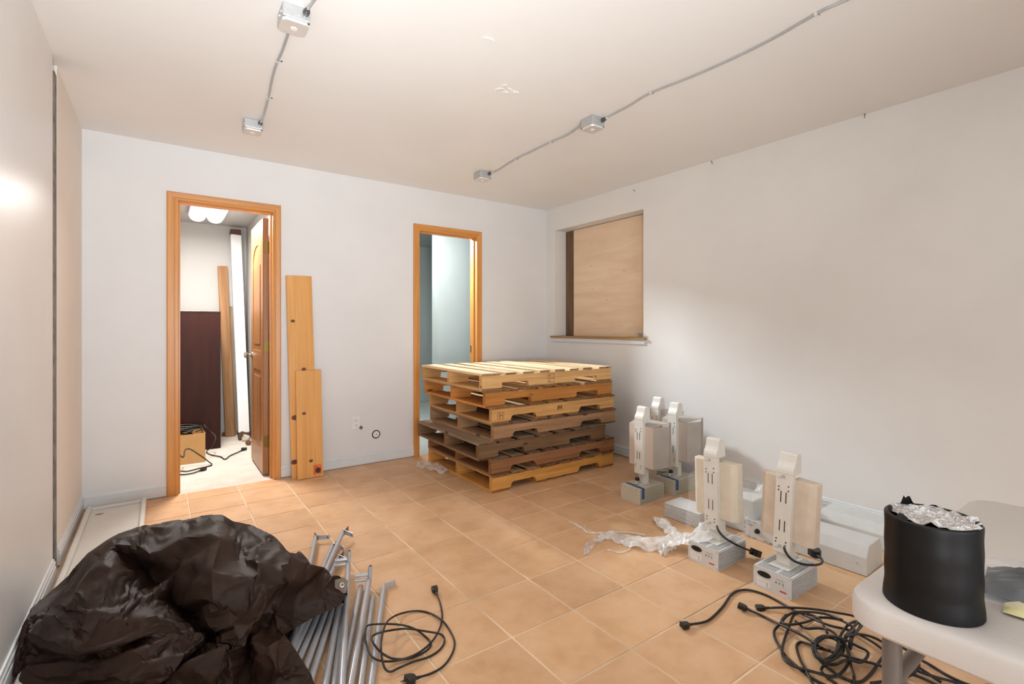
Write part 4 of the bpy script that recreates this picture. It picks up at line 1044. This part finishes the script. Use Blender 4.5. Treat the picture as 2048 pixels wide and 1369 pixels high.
lbm = MB(); lbm.box(0.0, -0.02, 0.0, 0.06, 0.006, 0.0006, Matrix.Translation((0.0, 0.01, 0.042)) @ Matrix.Rotation(0.12, 4, 'Y')); lbm.build('label', M['plastic_w'], bg)
pillow(0.04, 0.022, 0.012, 10, 7, 0.002).build('cream_sponge', plain('cream_foam', srgb(222, 212, 160), 0.8), bg, smooth=True).location = (0.045, 0.082, 0.0)

# ------------------------------------------------------------------ power cords on the floor
b = 0.0055
def fz(l): return [tuple(at(p[0], p[1], p[2] if len(p) > 2 else b)) for p in l]
def z7(l, zs=None):                                    # traced on an enlargement of the left cord
    return [tuple(at(540 + x / 4.038, 1030 + y / 4.038, z)) for x, y, z in l]
lo, hi, h2 = 0.005, 0.014, 0.023
cord('black power cord coiled on the tiles beside the grey poles', z7([
    (1348, 648, 0.012), (1378, 730, lo), (1390, 840, lo), (1355, 955, hi), (1280, 1055, hi), (1160, 1138, hi), (1010, 1182, lo + 0.008), (885, 1180, hi + 0.022), (812, 1130, hi + 0.022), (772, 1020, hi + 0.022), (772, 930, hi + 0.022), (800, 892, hi + 0.022), (900, 884, h2 + 0.022), (1050, 890, hi + 0.008),
    (1165, 922, hi), (1262, 992, lo), (1300, 1050, lo), (1245, 1112, lo), (1120, 1162, lo), (985, 1162, lo + 0.008), (885, 1102, hi + 0.022), (822, 1012, h2 + 0.022), (845, 970, h2 + 0.022), (950, 940, h2 + 0.022), (1100, 922, h2), (1250, 942, h2), (1380, 968, hi),
    (1410, 1020, lo), (1372, 1090, lo), (1282, 1150, lo), (1150, 1192, hi), (1040, 1240, lo + 0.008), (968, 1270, lo + 0.008), (922, 1230, lo + 0.022), (897, 1100, h2 + 0.02 + 0.022), (905, 980, h2 + 0.02 + 0.022), (950, 862, h2 + 0.022), (1050, 802, lo + 0.008), (1180, 778, lo), (1290, 796, lo), (1385, 852, hi),
    (1445, 925, lo), (1490, 1025, lo), (1472, 1120, lo), (1405, 1220, lo), (1310, 1280, lo), (1215, 1312, 0.012)]), 0.0036, ('female', 'male'))
def z4(l):                                             # traced on an enlargement of the right cord heap
    return [tuple(at(1460 + x / 4.267, 1180 + y / 4.267, z)) for x, y, z in l]
gr = 'black power cords heaped under the table'
cord('black power cord reaching furthest left from the heap under the table', fz([(1386, 1249, 0.010), (1416, 1242), (1444, 1216), (1461, 1192), (1478, 1182), (1499, 1181), (1527, 1189), (1554, 1202), (1584, 1219, 0.012), (1620, 1236, 0.03), (1660, 1252, 0.045), (1700, 1262, 0.045), (1745, 1285, 0.03), (1790, 1318, 0.02), (1840, 1345, 0.012), (1930, 1372, 0.006), (1990, 1400, 0.006)]), 0.0046, ('female', None), gr)
cord('black power cord with its end lying below the other two on the tiles', z4([(190, 186, 0.010), (300, 236, b), (430, 300, 0.02), (560, 362, 0.03), (700, 442, 0.035), (800, 505, 0.045), (960, 560, 0.045), (1100, 600, 0.03), (1250, 640, 0.015), (1400, 690, 0.015), (1600, 740, 0.01), (1800, 830, b)]), 0.0046, ('female', None), gr)
cord('black power cord with its end right beside the white ballast on the tiles', z4([(340, 156, 0.010), (500, 154, 0.018), (700, 166, 0.02), (900, 196, 0.02), (1100, 240, 0.02), (1350, 360, 0.012), (1500, 470, 0.03), (1590, 580, 0.03), (1610, 660, 0.03), (1540, 730, 0.012), (1400, 770, 0.012), (1200, 800, 0.012)]), 0.0046, ('female', None), gr)
cord('black power cord making the wide outer loops at the left of the heap', z4([(960, 260, 0.05), (800, 205, 0.035), (600, 190, 0.03), (500, 215, 0.03), (430, 290, 0.02), (376, 360, b), (400, 450, b), (480, 570, b), (600, 680, b), (720, 770, b), (860, 830, b), (1010, 840, b), (1060, 760, 0.012), (1030, 640, 0.03), (1010, 520, 0.05), (960, 420, 0.06)]), 0.0046, (None, None), gr)
cord('black power cord making the inner loops of the heap', z4([(830, 370, 0.05), (760, 250, 0.035), (640, 205, 0.03), (550, 215, 0.025), (500, 330, 0.012), (452, 470, 0.006), (450, 570, 0.014), (520, 645, 0.014), (700, 700, 0.014), (880, 742, 0.008), (970, 690, 0.02), (1012, 600, 0.035), (990, 480, 0.06), (900, 400, 0.065)]), 0.0046, (None, None), gr)
coil = []
for k in range(34):
    a = 2 * PI * k / 8.3; coil.append((835 + (118 + 14 * math.sin(k * 1.7)) * math.cos(a), 500 + (102 + 14 * math.cos(k * 2.3)) * math.sin(a), 0.012 + 0.0016 * k))
cord('black power cord wound into the tight coil of the heap', z4(coil), 0.0046, (None, None), gr)
bun = []
for k in range(5):
    q = 34 * k
    if k % 2 == 0: bun += [(900 + q, 560 - 3 * q * 0.2, 0.02 + 0.004 * k), (940 + q * 0.8, 400, 0.05 + 0.003 * k), (1010 + q, 300 - q * 0.1, 0.05), (1080 + q * 0.5, 270 + q * 0.2, 0.03)]
    else: bun += [(1040 + q * 0.6, 300 + q * 0.3, 0.04), (960 + q * 0.7, 400 + q * 0.2, 0.045 + 0.003 * k), (920 + q, 540 - q * 0.3, 0.025)]
cord('black power cord folded into a tied bundle under the table edge', z4(bun), 0.0046, (None, None), gr)
cord('black power cord looping on the tiles at the bottom of the heap', z4([(850, 520, 0.05), (750, 500, 0.03), (660, 462, 0.012), (598, 450, b), (568, 490, b), (600, 600, b), (650, 690, 0.02), (700, 790, 0.014), (760, 860, b), (900, 900, b)]), 0.0046, (None, None), gr)
cord('black power cord lying across the tight coil of the heap', z4([(560, 270, 0.02), (640, 330, 0.03), (760, 330, 0.04), (860, 350, 0.055), (930, 430, 0.07), (900, 540, 0.065), (800, 600, 0.05), (720, 560, 0.05), (730, 470, 0.055), (830, 400, 0.07), (960, 420, 0.075), (1080, 480, 0.05), (1180, 540, 0.03), (1120, 620, 0.025), (1000, 600, 0.05), (900, 640, 0.03), (820, 640, 0.02), (780, 700, 0.012), (900, 800, b), (1000, 860, b)]), 0.0046, (None, None), gr)
cord('black power cord curling along the back of the heap', z4([(480, 215, 0.03), (440, 270, 0.03), (500, 300, 0.035), (640, 280, 0.035), (760, 240, 0.03), (900, 250, 0.03), (1000, 290, 0.06), (1060, 340, 0.06), (980, 400, 0.08), (1100, 380, 0.05), (1250, 420, 0.02), (1400, 520, 0.03), (1500, 600, 0.02), (1650, 690, 0.012), (1800, 790, b)]), 0.0046, (None, None), gr)
cord('black power cord running right under the table towards the wall', z4([(700, 460, 0.03), (760, 600, 0.014), (880, 700, 0.016), (980, 760, b), (1100, 790, b), (1200, 720, b), (1320, 560, 0.02), (1450, 490, 0.035), (1600, 585, 0.02), (1720, 650, b), (1850, 730, b), (2000, 800, b), (2100, 830, b)]), 0.0046, (None, 'male'), gr)

# ------------------------------------------------------------------ grey poles
M['pole'] = plain('grey_painted_tube', srgb(186, 186, 190), 0.28, 0.25)
gp = 'grey tubular poles lying half under the tarp'
def zz(x, y, z): return at(540 + x / 4.038, 1030 + y / 4.038, z)
def pole(label, head, mid, z0, z1, r=0.0115, L=1.15, end='round', d2=None):
    """head and a second traced point give the line; the tube runs on under the tarp"""
    a = zz(head[0], head[1], z0); c = zz(mid[0], mid[1], z1)
    d = (c - a).normalized()
    t = thing('metal_pole', label, 'pole', (a.x, a.y, 0), group=gp)
    o0 = Vector((a.x, a.y, 0)); p0 = a - o0; p1 = p0 + d * L
    if p1.z < r: p1.z = r
    MB().tube([p0, p1], r, 14).build('shaft', M['pole'], t, smooth='auto')
    d = (p1 - p0).normalized(); s = Vector((-d.y, d.x, 0)).normalized(); u = s.cross(d)
    if u.z < 0: u = -u
    R = Matrix((s, d, u)).transposed().to_4x4(); R.translation = p0
    if end == 'round':
        MB().lathe([(r, 0), (r * 0.9, -0.006), (r * 0.5, -0.011), (0, -0.012)], (0, 0, 0), 14, Matrix.Translation(p0) @ d.to_track_quat('Z', 'Y').to_matrix().to_4x4()).build('end_cap', M['pole'], t, smooth=True)
    elif end == 'flap':                                # bent flat bracket to both sides
        f1 = MB(); f1.box(-0.014, -0.011, -0.012, 0.075, -0.008, 0.012, R @ Matrix.Rotation(d2 or 0.35, 4, 'Z')); br = f1.build('bracket', M['pole'], t, bevel=0.001)
        MB().lathe([(0.004, 0), (0.004, 0.0034), (0, 0.0034)], (0, 0, 0), 8, R @ Matrix.Rotation(d2 or 0.35, 4, 'Z') @ Matrix.Translation((0.062, -0.0078, 0)) @ Matrix.Rotation(PI / 2, 4, 'X')).build('hole', M['black_hole'], br)
        f2 = MB(); f2.box(-0.055, -0.011, -0.012, 0.014, -0.008, 0.012, R @ Matrix.Rotation((d2 or 0.35) + 1.0, 4, 'Z')); f2.build('bracket', M['steel_dark'], t, bevel=0.001)
    elif end == 'tee':                                 # short cross tube standing up with two stubs
        MB().tube([R @ Vector((0, -0.012, -0.01)), R @ Vector((0.004, -0.022, 0.055))], 0.0095, 12).build('socket_tube', M['pole'], t, smooth='auto')
        MB().lathe([(0.0065, 0), (0.0065, 0.0015), (0, 0.0015)], (0, 0, 0), 10, Matrix.Translation(R @ Vector((0.004, -0.022, 0.0548)))).build('tube_mouth', M['black_hole'], t)
        for zq in (0.0, 0.022): MB().tube([R @ Vector((-0.006, -0.014, zq)), R @ Vector((-0.06, -0.012, zq))], 0.0075, 10).build('side_stub', M['pole'], t, smooth='auto')
    elif end == 'hook':
        pr = [(0, -0.004), (0.02, -0.012), (0.04, -0.022), (0.047, -0.034), (0.047, -0.05), (0.044, -0.05), (0.043, -0.036), (0.037, -0.025), (0.018, -0.015), (-0.002, -0.008)]
        MB().prism([(-x, y) for x, y in pr] if False else pr, -0.012, 0.013, 'z', R).build('bracket', M['pole'], t, bevel=0.0008)
    return t
pole('grey pole with angled bracket, leftmost and furthest back', (366, 190), (325, 385), 0.03, 0.034, end='flap', d2=0.25)
pole('grey pole with the highest angled bracket of the bundle', (588, 145), (445, 465), 0.06, 0.05, end='flap', d2=0.75)
pole('grey pole with its bracket just under the highest one', (505, 255), (425, 440), 0.03, 0.03, end='flap', d2=0.7)
pole('grey pole with its bracket half hidden by the tarp corner', (548, 352), (482, 495), 0.032, 0.03, end='flap', d2=0.7)
pole('grey pole with dark upright socket at the tarp corner', (632, 405), (600, 1000), 0.045, 0.055, end='tee')
pole('grey pole topped by a tall upright socket tube', (800, 535), (690, 1150), 0.04, 0.035, end='tee')
pole('grey pole with a plain rounded end behind the socket poles', (733, 585), (665, 930), 0.014, 0.014)
pole('grey pole with a plain rounded end beside the cord coil', (826, 668), (755, 1200), 0.013, 0.013)
pole('grey pole with a curved hook bracket, rightmost of the bundle', (920, 585), (838, 1200), 0.013, 0.013, end='hook')
pole('grey pole emerging under the tarp edge, leftmost of all', (345, 800), (195, 1080), 0.02, 0.02, L=0.9)
pole('grey pole emerging under the tarp edge, second from the left', (405, 780), (255, 1130), 0.02, 0.02, L=0.9)
pole('grey pole emerging under the tarp edge, third from the left', (462, 760), (310, 1180), 0.022, 0.022, L=0.9)
pole('grey pole emerging under the tarp edge, fourth from the left', (520, 740), (362, 1240), 0.022, 0.022, L=0.9)
pole('grey pole emerging under the tarp edge, fifth from the left', (560, 730), (470, 1240), 0.03, 0.03, L=0.9)
pole('grey pole lying between the fifth hidden pole and the socket pole', (595, 760), (535, 1240), 0.016, 0.016, L=0.9)

# ------------------------------------------------------------------ white tray along the left wall
M['tray'] = paint('white_tray', srgb(224, 221, 214), 0.03, 8, 0.45, 0.05)
tr = thing('shallow_tray', 'long white shallow tray with raised rims along the left wall', 'tray', (-0.23, 3.0, 0.0))
MB().box(-0.14, -1.05, 0.006, 0.14, 1.085, 0.014).build('tray_bottom', M['tray'], tr)
for s in (-1, 1): MB().prism([(s * 0.125, 0.0), (s * 0.125, 0.034), (s * 0.132, 0.04), (s * 0.146, 0.04), (s * 0.152, 0.034), (s * 0.152, 0.0)], -1.06, 1.085, 'y').build('rim', M['tray'], tr, bevel=0.003)
MB().box(-0.125, 1.06, 0.014, 0.125, 1.085, 0.03).build('end_rim', M['tray'], tr, bevel=0.003)
M['rust'] = paint('rust_stain', srgb(128, 100, 66), 0.3, 40, 0.9, 0)
p = at(199, 1029, 0.0142) - Vector((-0.23, 3.0, 0))
MB().prism([(p.x + 0.024 * math.cos(a) * random.uniform(.7, 1.1), p.y + 0.011 * math.sin(a) * random.uniform(.7, 1.1)) for a in [2 * PI * k / 12 for k in range(12)]], 0.0141, 0.0148, 'z').build('rust_spot', M['rust'], tr)

# ------------------------------------------------------------------ brown tarp
def tarp_mat():
    t = NT('brown_tarpaulin'); v = t.coord((1, 1, 1))
    n1 = t.noise(v, 6, 5, 0.6); n2 = t.noise(v, 30, 5, 0.65)
    col = t.ramp(n1, [(0.3, srgb(38, 25, 18)), (0.7, srgb(54, 36, 27))])
    col = t.mix(t.ramp(n2, [(0.62, (0, 0, 0, 1)), (0.85, (0.3, 0.3, 0.3, 1))]), col, srgb(100, 82, 70))
    w1 = t.n('ShaderNodeTexWave'); w1.inputs['Scale'].default_value = 220; t.l(v, w1.inputs['Vector'])
    ad = t.n('ShaderNodeMath', operation='MULTIPLY_ADD'); ad.inputs[1].default_value = 0.06; t.l(w1.outputs['Fac'], ad.inputs[0]); t.l(t.noise(v, 22, 6, 0.7, 1.2), ad.inputs[2])
    t.bump(ad.outputs[0], 0.3, 0.008)
    return t.set(0.47, 0, 0.2, col)
M['tarp'] = tarp_mat()
sil = [(46, 1352, .02), (48, 1325, .06), (58, 1262, .12), (66, 1241, .13), (88, 1212, .15), (111, 1188, .16), (132, 1157, .18), (153, 1123, .22), (182, 1100, .24), (221, 1072, .27), (250, 1057, .285), (276, 1047, .30), (302, 1041, .31), (340, 1034, .33), (375, 1030, .34), (400, 1026, .35), (425, 1024, .355), (445, 1022, .36), (476, 1044, .34), (505, 1056, .32), (534, 1070, .30), (555, 1085, .285), (571, 1098, .27), (594, 1097, .26), (620, 1123, .23), (640, 1141, .21), (660, 1159, .19), (673, 1154, .185), (695, 1167, .165)]
right = [(689, 1196, .135), (678, 1212, .125), (652, 1224, .115), (626, 1236, .11), (592, 1256, .10), (568, 1269, .15), (578, 1282, .145), (587, 1294, .13), (605, 1322, .10), (623, 1351, .075), (632, 1380, .05), (640, 1420, .03)]
bottom = [(560, 1440, .05), (450, 1440, .07), (330, 1440, .08), (200, 1430, .06), (100, 1420, .03), (46, 1400, .01)]
inner = [
    # upper right lobe: ridges and valleys fanning from the peak
    (430, 1075, .37), (420, 1130, .345), (412, 1185, .29), (440, 1240, .225), (478, 1278, .165),
    (398, 1045, .335), (372, 1085, .285), (348, 1150, .205), (342, 1200, .145), (395, 1250, .085), (440, 1280, .07),
    (510, 1080, .325), (500, 1125, .30), (492, 1175, .265), (487, 1240, .20), (470, 1105, .305), (470, 1170, .25), (465, 1225, .20),
    (516, 1185, .225), (522, 1235, .165), (560, 1115, .28), (556, 1170, .235), (548, 1225, .175), (600, 1140, .235), (605, 1190, .175), (645, 1185, .165), (590, 1225, .135), (540, 1255, .12), (500, 1264, .14),
    (330, 1060, .32), (300, 1065, .315), (318, 1100, .27), (290, 1085, .30),
    # left lobe with the big turned-over flap
    (245, 1082, .32), (222, 1096, .325), (200, 1118, .315), (175, 1150, .285), (160, 1178, .265), (150, 1215, .235), (145, 1256, .20),
    (190, 1108, .245), (165, 1130, .225), (150, 1165, .185), (138, 1215, .135), (126, 1255, .10), (110, 1300, .06), (80, 1290, .07), (95, 1240, .12), (120, 1195, .165),
    (240, 1125, .305), (215, 1160, .28), (190, 1200, .255), (240, 1175, .255), (175, 1240, .215), (210, 1235, .215), (250, 1210, .22), (270, 1165, .225), (296, 1185, .195),
    (258, 1105, .235), (288, 1135, .165), (318, 1165, .125), (350, 1195, .10), (378, 1222, .085),
    (325, 1190, .185), (345, 1212, .165),
    (165, 1281, .165), (205, 1282, .16), (245, 1268, .17), (268, 1258, .18), (295, 1220, .225), (330, 1222, .215), (362, 1236, .20), (300, 1240, .205), (255, 1248, .20), (215, 1266, .185),
    (150, 1286, .10), (200, 1291, .105), (262, 1276, .11), (283, 1262, .13),
    # lower folds
    (120, 1325, .065), (70, 1335, .04), (160, 1315, .10), (205, 1305, .125), (245, 1290, .14), (180, 1345, .10), (240, 1340, .125), (220, 1375, .07), (140, 1370, .04),
    (300, 1258, .195), (292, 1300, .165), (282, 1345, .14), (318, 1290, .15), (345, 1252, .195), (372, 1262, .18), (395, 1282, .165), (360, 1300, .165), (335, 1335, .145), (300, 1372, .10),
    (385, 1300, .095), (362, 1322, .075), (345, 1352, .07), (402, 1288, .10), (425, 1290, .10),
    (452, 1275, .185), (436, 1295, .17), (400, 1315, .155), (415, 1340, .155), (380, 1345, .13), (462, 1300, .165), (473, 1330, .135), (445, 1345, .11), (430, 1372, .085), (468, 1360, .10), (400, 1390, .09),
    (480, 1310, .05), (485, 1340, .03), (500, 1370, .03), (488, 1290, .08),
    (505, 1292, .145), (535, 1300, .15), (555, 1285, .155), (520, 1325, .11), (550, 1335, .13), (570, 1320, .13), (590, 1345, .095), (545, 1375, .075), (600, 1385, .05)]
keys = sil + right + bottom + inner
nb = len(sil) + len(right) + len(bottom)
v2 = [Vector((x, y)) for x, y, z in keys]
edges = [(i, (i + 1) % nb) for i in range(nb)]
res = delaunay_2d_cdt(v2, edges, [], 1, 1e-5)
tv, te, tf = res[0], res[1], res[2]
kz = {(round(x, 1), round(y, 1)): z for x, y, z in keys}
pts = []
for p in tv:
    z = kz.get((round(p.x, 1), round(p.y, 1)))
    if z is None: z = min(keys, key=lambda q: (q[0] - p.x) ** 2 + (q[1] - p.y) ** 2)[2]
    w = at(p.x, p.y, z); w.x = max(w.x, XL + 0.016); pts.append(w)
bmt = bmesh.new()
bv = [bmt.verts.new(p) for p in pts]
for f_ in tf:
    try: bmt.faces.new([bv[i] for i in f_])
    except ValueError: pass
# the far side falls to the floor behind the ridge line
def near(x, y): return min(range(len(tv)), key=lambda i: (tv[i].x - x) ** 2 + (tv[i].y - y) ** 2)
sid = [near(x, y) for x, y, z in sil]
rows = [[bv[i] for i in sid]]
for fr in (0.45, 0.8, 1.0):
    row = []
    for k, i in enumerate(sid):
        p = pts[i]; d = Vector((p.x, p.y, 0)).normalized(); run = 0.05 + p.z * 0.55
        q = p + d * run * fr; q.z = max(0.004, p.z * (1 - fr ** 1.6)); q.x = max(q.x, XL + 0.016)
        row.append(bmt.verts.new(q))
    rows.append(row)
for r in range(3):
    for k in range(len(sid) - 1):
        try: bmt.faces.new((rows[r][k], rows[r][k + 1], rows[r + 1][k + 1], rows[r + 1][k]))
        except ValueError: pass
bmesh.ops.recalc_face_normals(bmt, faces=bmt.faces)
bmesh.ops.triangulate(bmt, faces=bmt.faces)
def refine(bm_, f):
    bmesh.ops.subdivide_edges(bm_, edges=list(bm_.edges), cuts=1, use_grid_fill=True)
    bmesh.ops.triangulate(bm_, faces=bm_.faces)
    if f: bmesh.ops.smooth_vert(bm_, verts=[q for q in bm_.verts if not q.is_boundary], factor=f, use_axis_x=True, use_axis_y=True, use_axis_z=True)
refine(bmt, 0.22); refine(bmt, 0.18); refine(bmt, 0.12)
bmesh.ops.recalc_face_normals(bmt, faces=bmt.faces); bmt.normal_update()
if sum(f_.normal.z * f_.calc_area() for f_ in bmt.faces) < 0: bmesh.ops.reverse_faces(bmt, faces=bmt.faces)
# the sheet buckles into folds: a cloth slightly too large for the heap below it settles for some frames
cloth_me = bpy.data.meshes.new('sheet_cloth'); bmt.to_mesh(cloth_me)
held = {q.index for q in bmt.verts if q.is_boundary}
under = bmt.copy()
for it in range(6): bmesh.ops.smooth_vert(under, verts=[q for q in under.verts if not q.is_boundary], factor=0.5, use_axis_x=True, use_axis_y=True, use_axis_z=True)
under.normal_update()
for q in under.verts: q.co -= q.normal * 0.022; q.co.z = max(q.co.z, -0.01)
under_me = bpy.data.meshes.new('sheet_under'); under.to_mesh(under_me); under.free()
floor_me = bpy.data.meshes.new('sheet_floor'); floor_me.from_pydata([(-2, -1, 0), (3, -1, 0), (3, 5, 0), (-2, 5, 0)], [], [(0, 1, 2, 3)])
helpers = []
for me_ in (under_me, floor_me):
    h_ = bpy.data.objects.new('sheet_helper', me_); COL.objects.link(h_); helpers.append(h_)
    h_.modifiers.new('collision', 'COLLISION'); h_.collision.thickness_outer = 0.004; h_.collision.cloth_friction = 8; h_.collision.use_culling = False
ob = bpy.data.objects.new('sheet_cloth', cloth_me); COL.objects.link(ob); helpers.append(ob)
vg = ob.vertex_groups.new(name='held')
for i in range(len(cloth_me.vertices)): vg.add([i], 1.0 if i in held else 0.0, 'REPLACE')
cm = ob.modifiers.new('cloth', 'CLOTH'); cs = cm.settings
cs.quality = 6; cs.mass = 0.25; cs.tension_stiffness = 25; cs.compression_stiffness = 25; cs.shear_stiffness = 12; cs.bending_stiffness = 0.6; cs.air_damping = 2.0
cs.bending_model = 'ANGULAR'; cs.vertex_group_mass = 'held'; cs.pin_stiffness = 0.6; cs.shrink_min = cs.shrink_max = -0.09; cs.effector_weights.gravity = 0.35
cc = cm.collision_settings; cc.use_collision = True; cc.distance_min = 0.003; cc.collision_quality = 3; cc.use_self_collision = True; cc.self_distance_min = 0.002
for fr_ in range(1, 31): SC.frame_set(fr_)
settled = [q.co.copy() for q in ob.evaluated_get(bpy.context.evaluated_depsgraph_get()).to_mesh().vertices]
SC.frame_set(1)
for h_ in helpers: bpy.data.objects.remove(h_, do_unlink=True)
for me_ in (under_me, floor_me, cloth_me): bpy.data.meshes.remove(me_)
bmt.verts.ensure_lookup_table()
for q, p in zip(bmt.verts, settled): q.co = p
for q in bmt.verts:
    q.co.x = max(q.co.x, XL + 0.015); q.co.z = max(q.co.z, 0.003)
tme = bpy.data.meshes.new('tarp_sheet'); bmt.to_mesh(tme); bmt.free(); tme.materials.append(M['tarp'])
tp = thing('tarp', 'crumpled dark brown tarpaulin heaped in the bottom left corner', 'tarp', (0.1, 2.1, 0))
o = link('tarp_sheet', tme, tp, smooth=True); o.matrix_parent_inverse = Matrix.Translation((-0.1, -2.1, 0))
tme.set_sharp_from_angle(angle=math.radians(40))
M['grom'] = plain('grommet_metal', srgb(170, 168, 165), 0.3, 0.9)
M['patch'] = paint('worn_tarp_corner', srgb(120, 100, 86), 0.12, 40, 0.5, 0.3)
gc = at(684, 1171, 0.172); vd = (Vector((0, 0, CAMH)) - gc).normalized()
Rg = Matrix.Translation(gc + vd * 0.006 - Vector((0.1, 2.1, 0))) @ vd.to_track_quat('Z', 'Y').to_matrix().to_4x4()
MB().add([Rg @ Vector(p) for p in ((-0.026, -0.026, -0.01), (0.016, -0.030, 0), (0.022, 0.012, 0), (0.004, 0.026, 0), (-0.026, 0.022, -0.006))], [(0, 1, 2, 3, 4)]).build('corner_patch', M['patch'], tp)
MB().lathe([(0.0045, 0.0), (0.0045, 0.003), (0.009, 0.0035), (0.0105, 0.0015), (0.0105, 0.0)], (0, 0, 0.001), 20, Rg).build('grommet', M['grom'], tp, smooth=True)
# green cloth showing under the tarp
gv = []; gf = []
c0 = at(484, 1352, 0.0)
for i in range(9):
    for j in range(9):
        u, w2 = i / 8 * 2 - 1, j / 8 * 2 - 1
        gv.append((c0.x + u * 0.09, c0.y + w2 * 0.09, 0.004 + max(0, 0.034 * (1 - (u * u + w2 * w2) * 0.6) + 0.012 * noise.noise(Vector((u * 3, w2 * 3, 1))))))
for i in range(8):
    for j in range(8): gf.append((i * 9 + j, i * 9 + j + 1, (i + 1) * 9 + j + 1, (i + 1) * 9 + j))
o = MB().add(gv, gf).build('green_cloth', paint('dark_green_mesh', srgb(20, 72, 58), 0.2, 60, 0.8, 0.5, 120), smooth=True)
tag(o, 'dark green cloth peeking out between folds of the brown tarp', 'cloth')
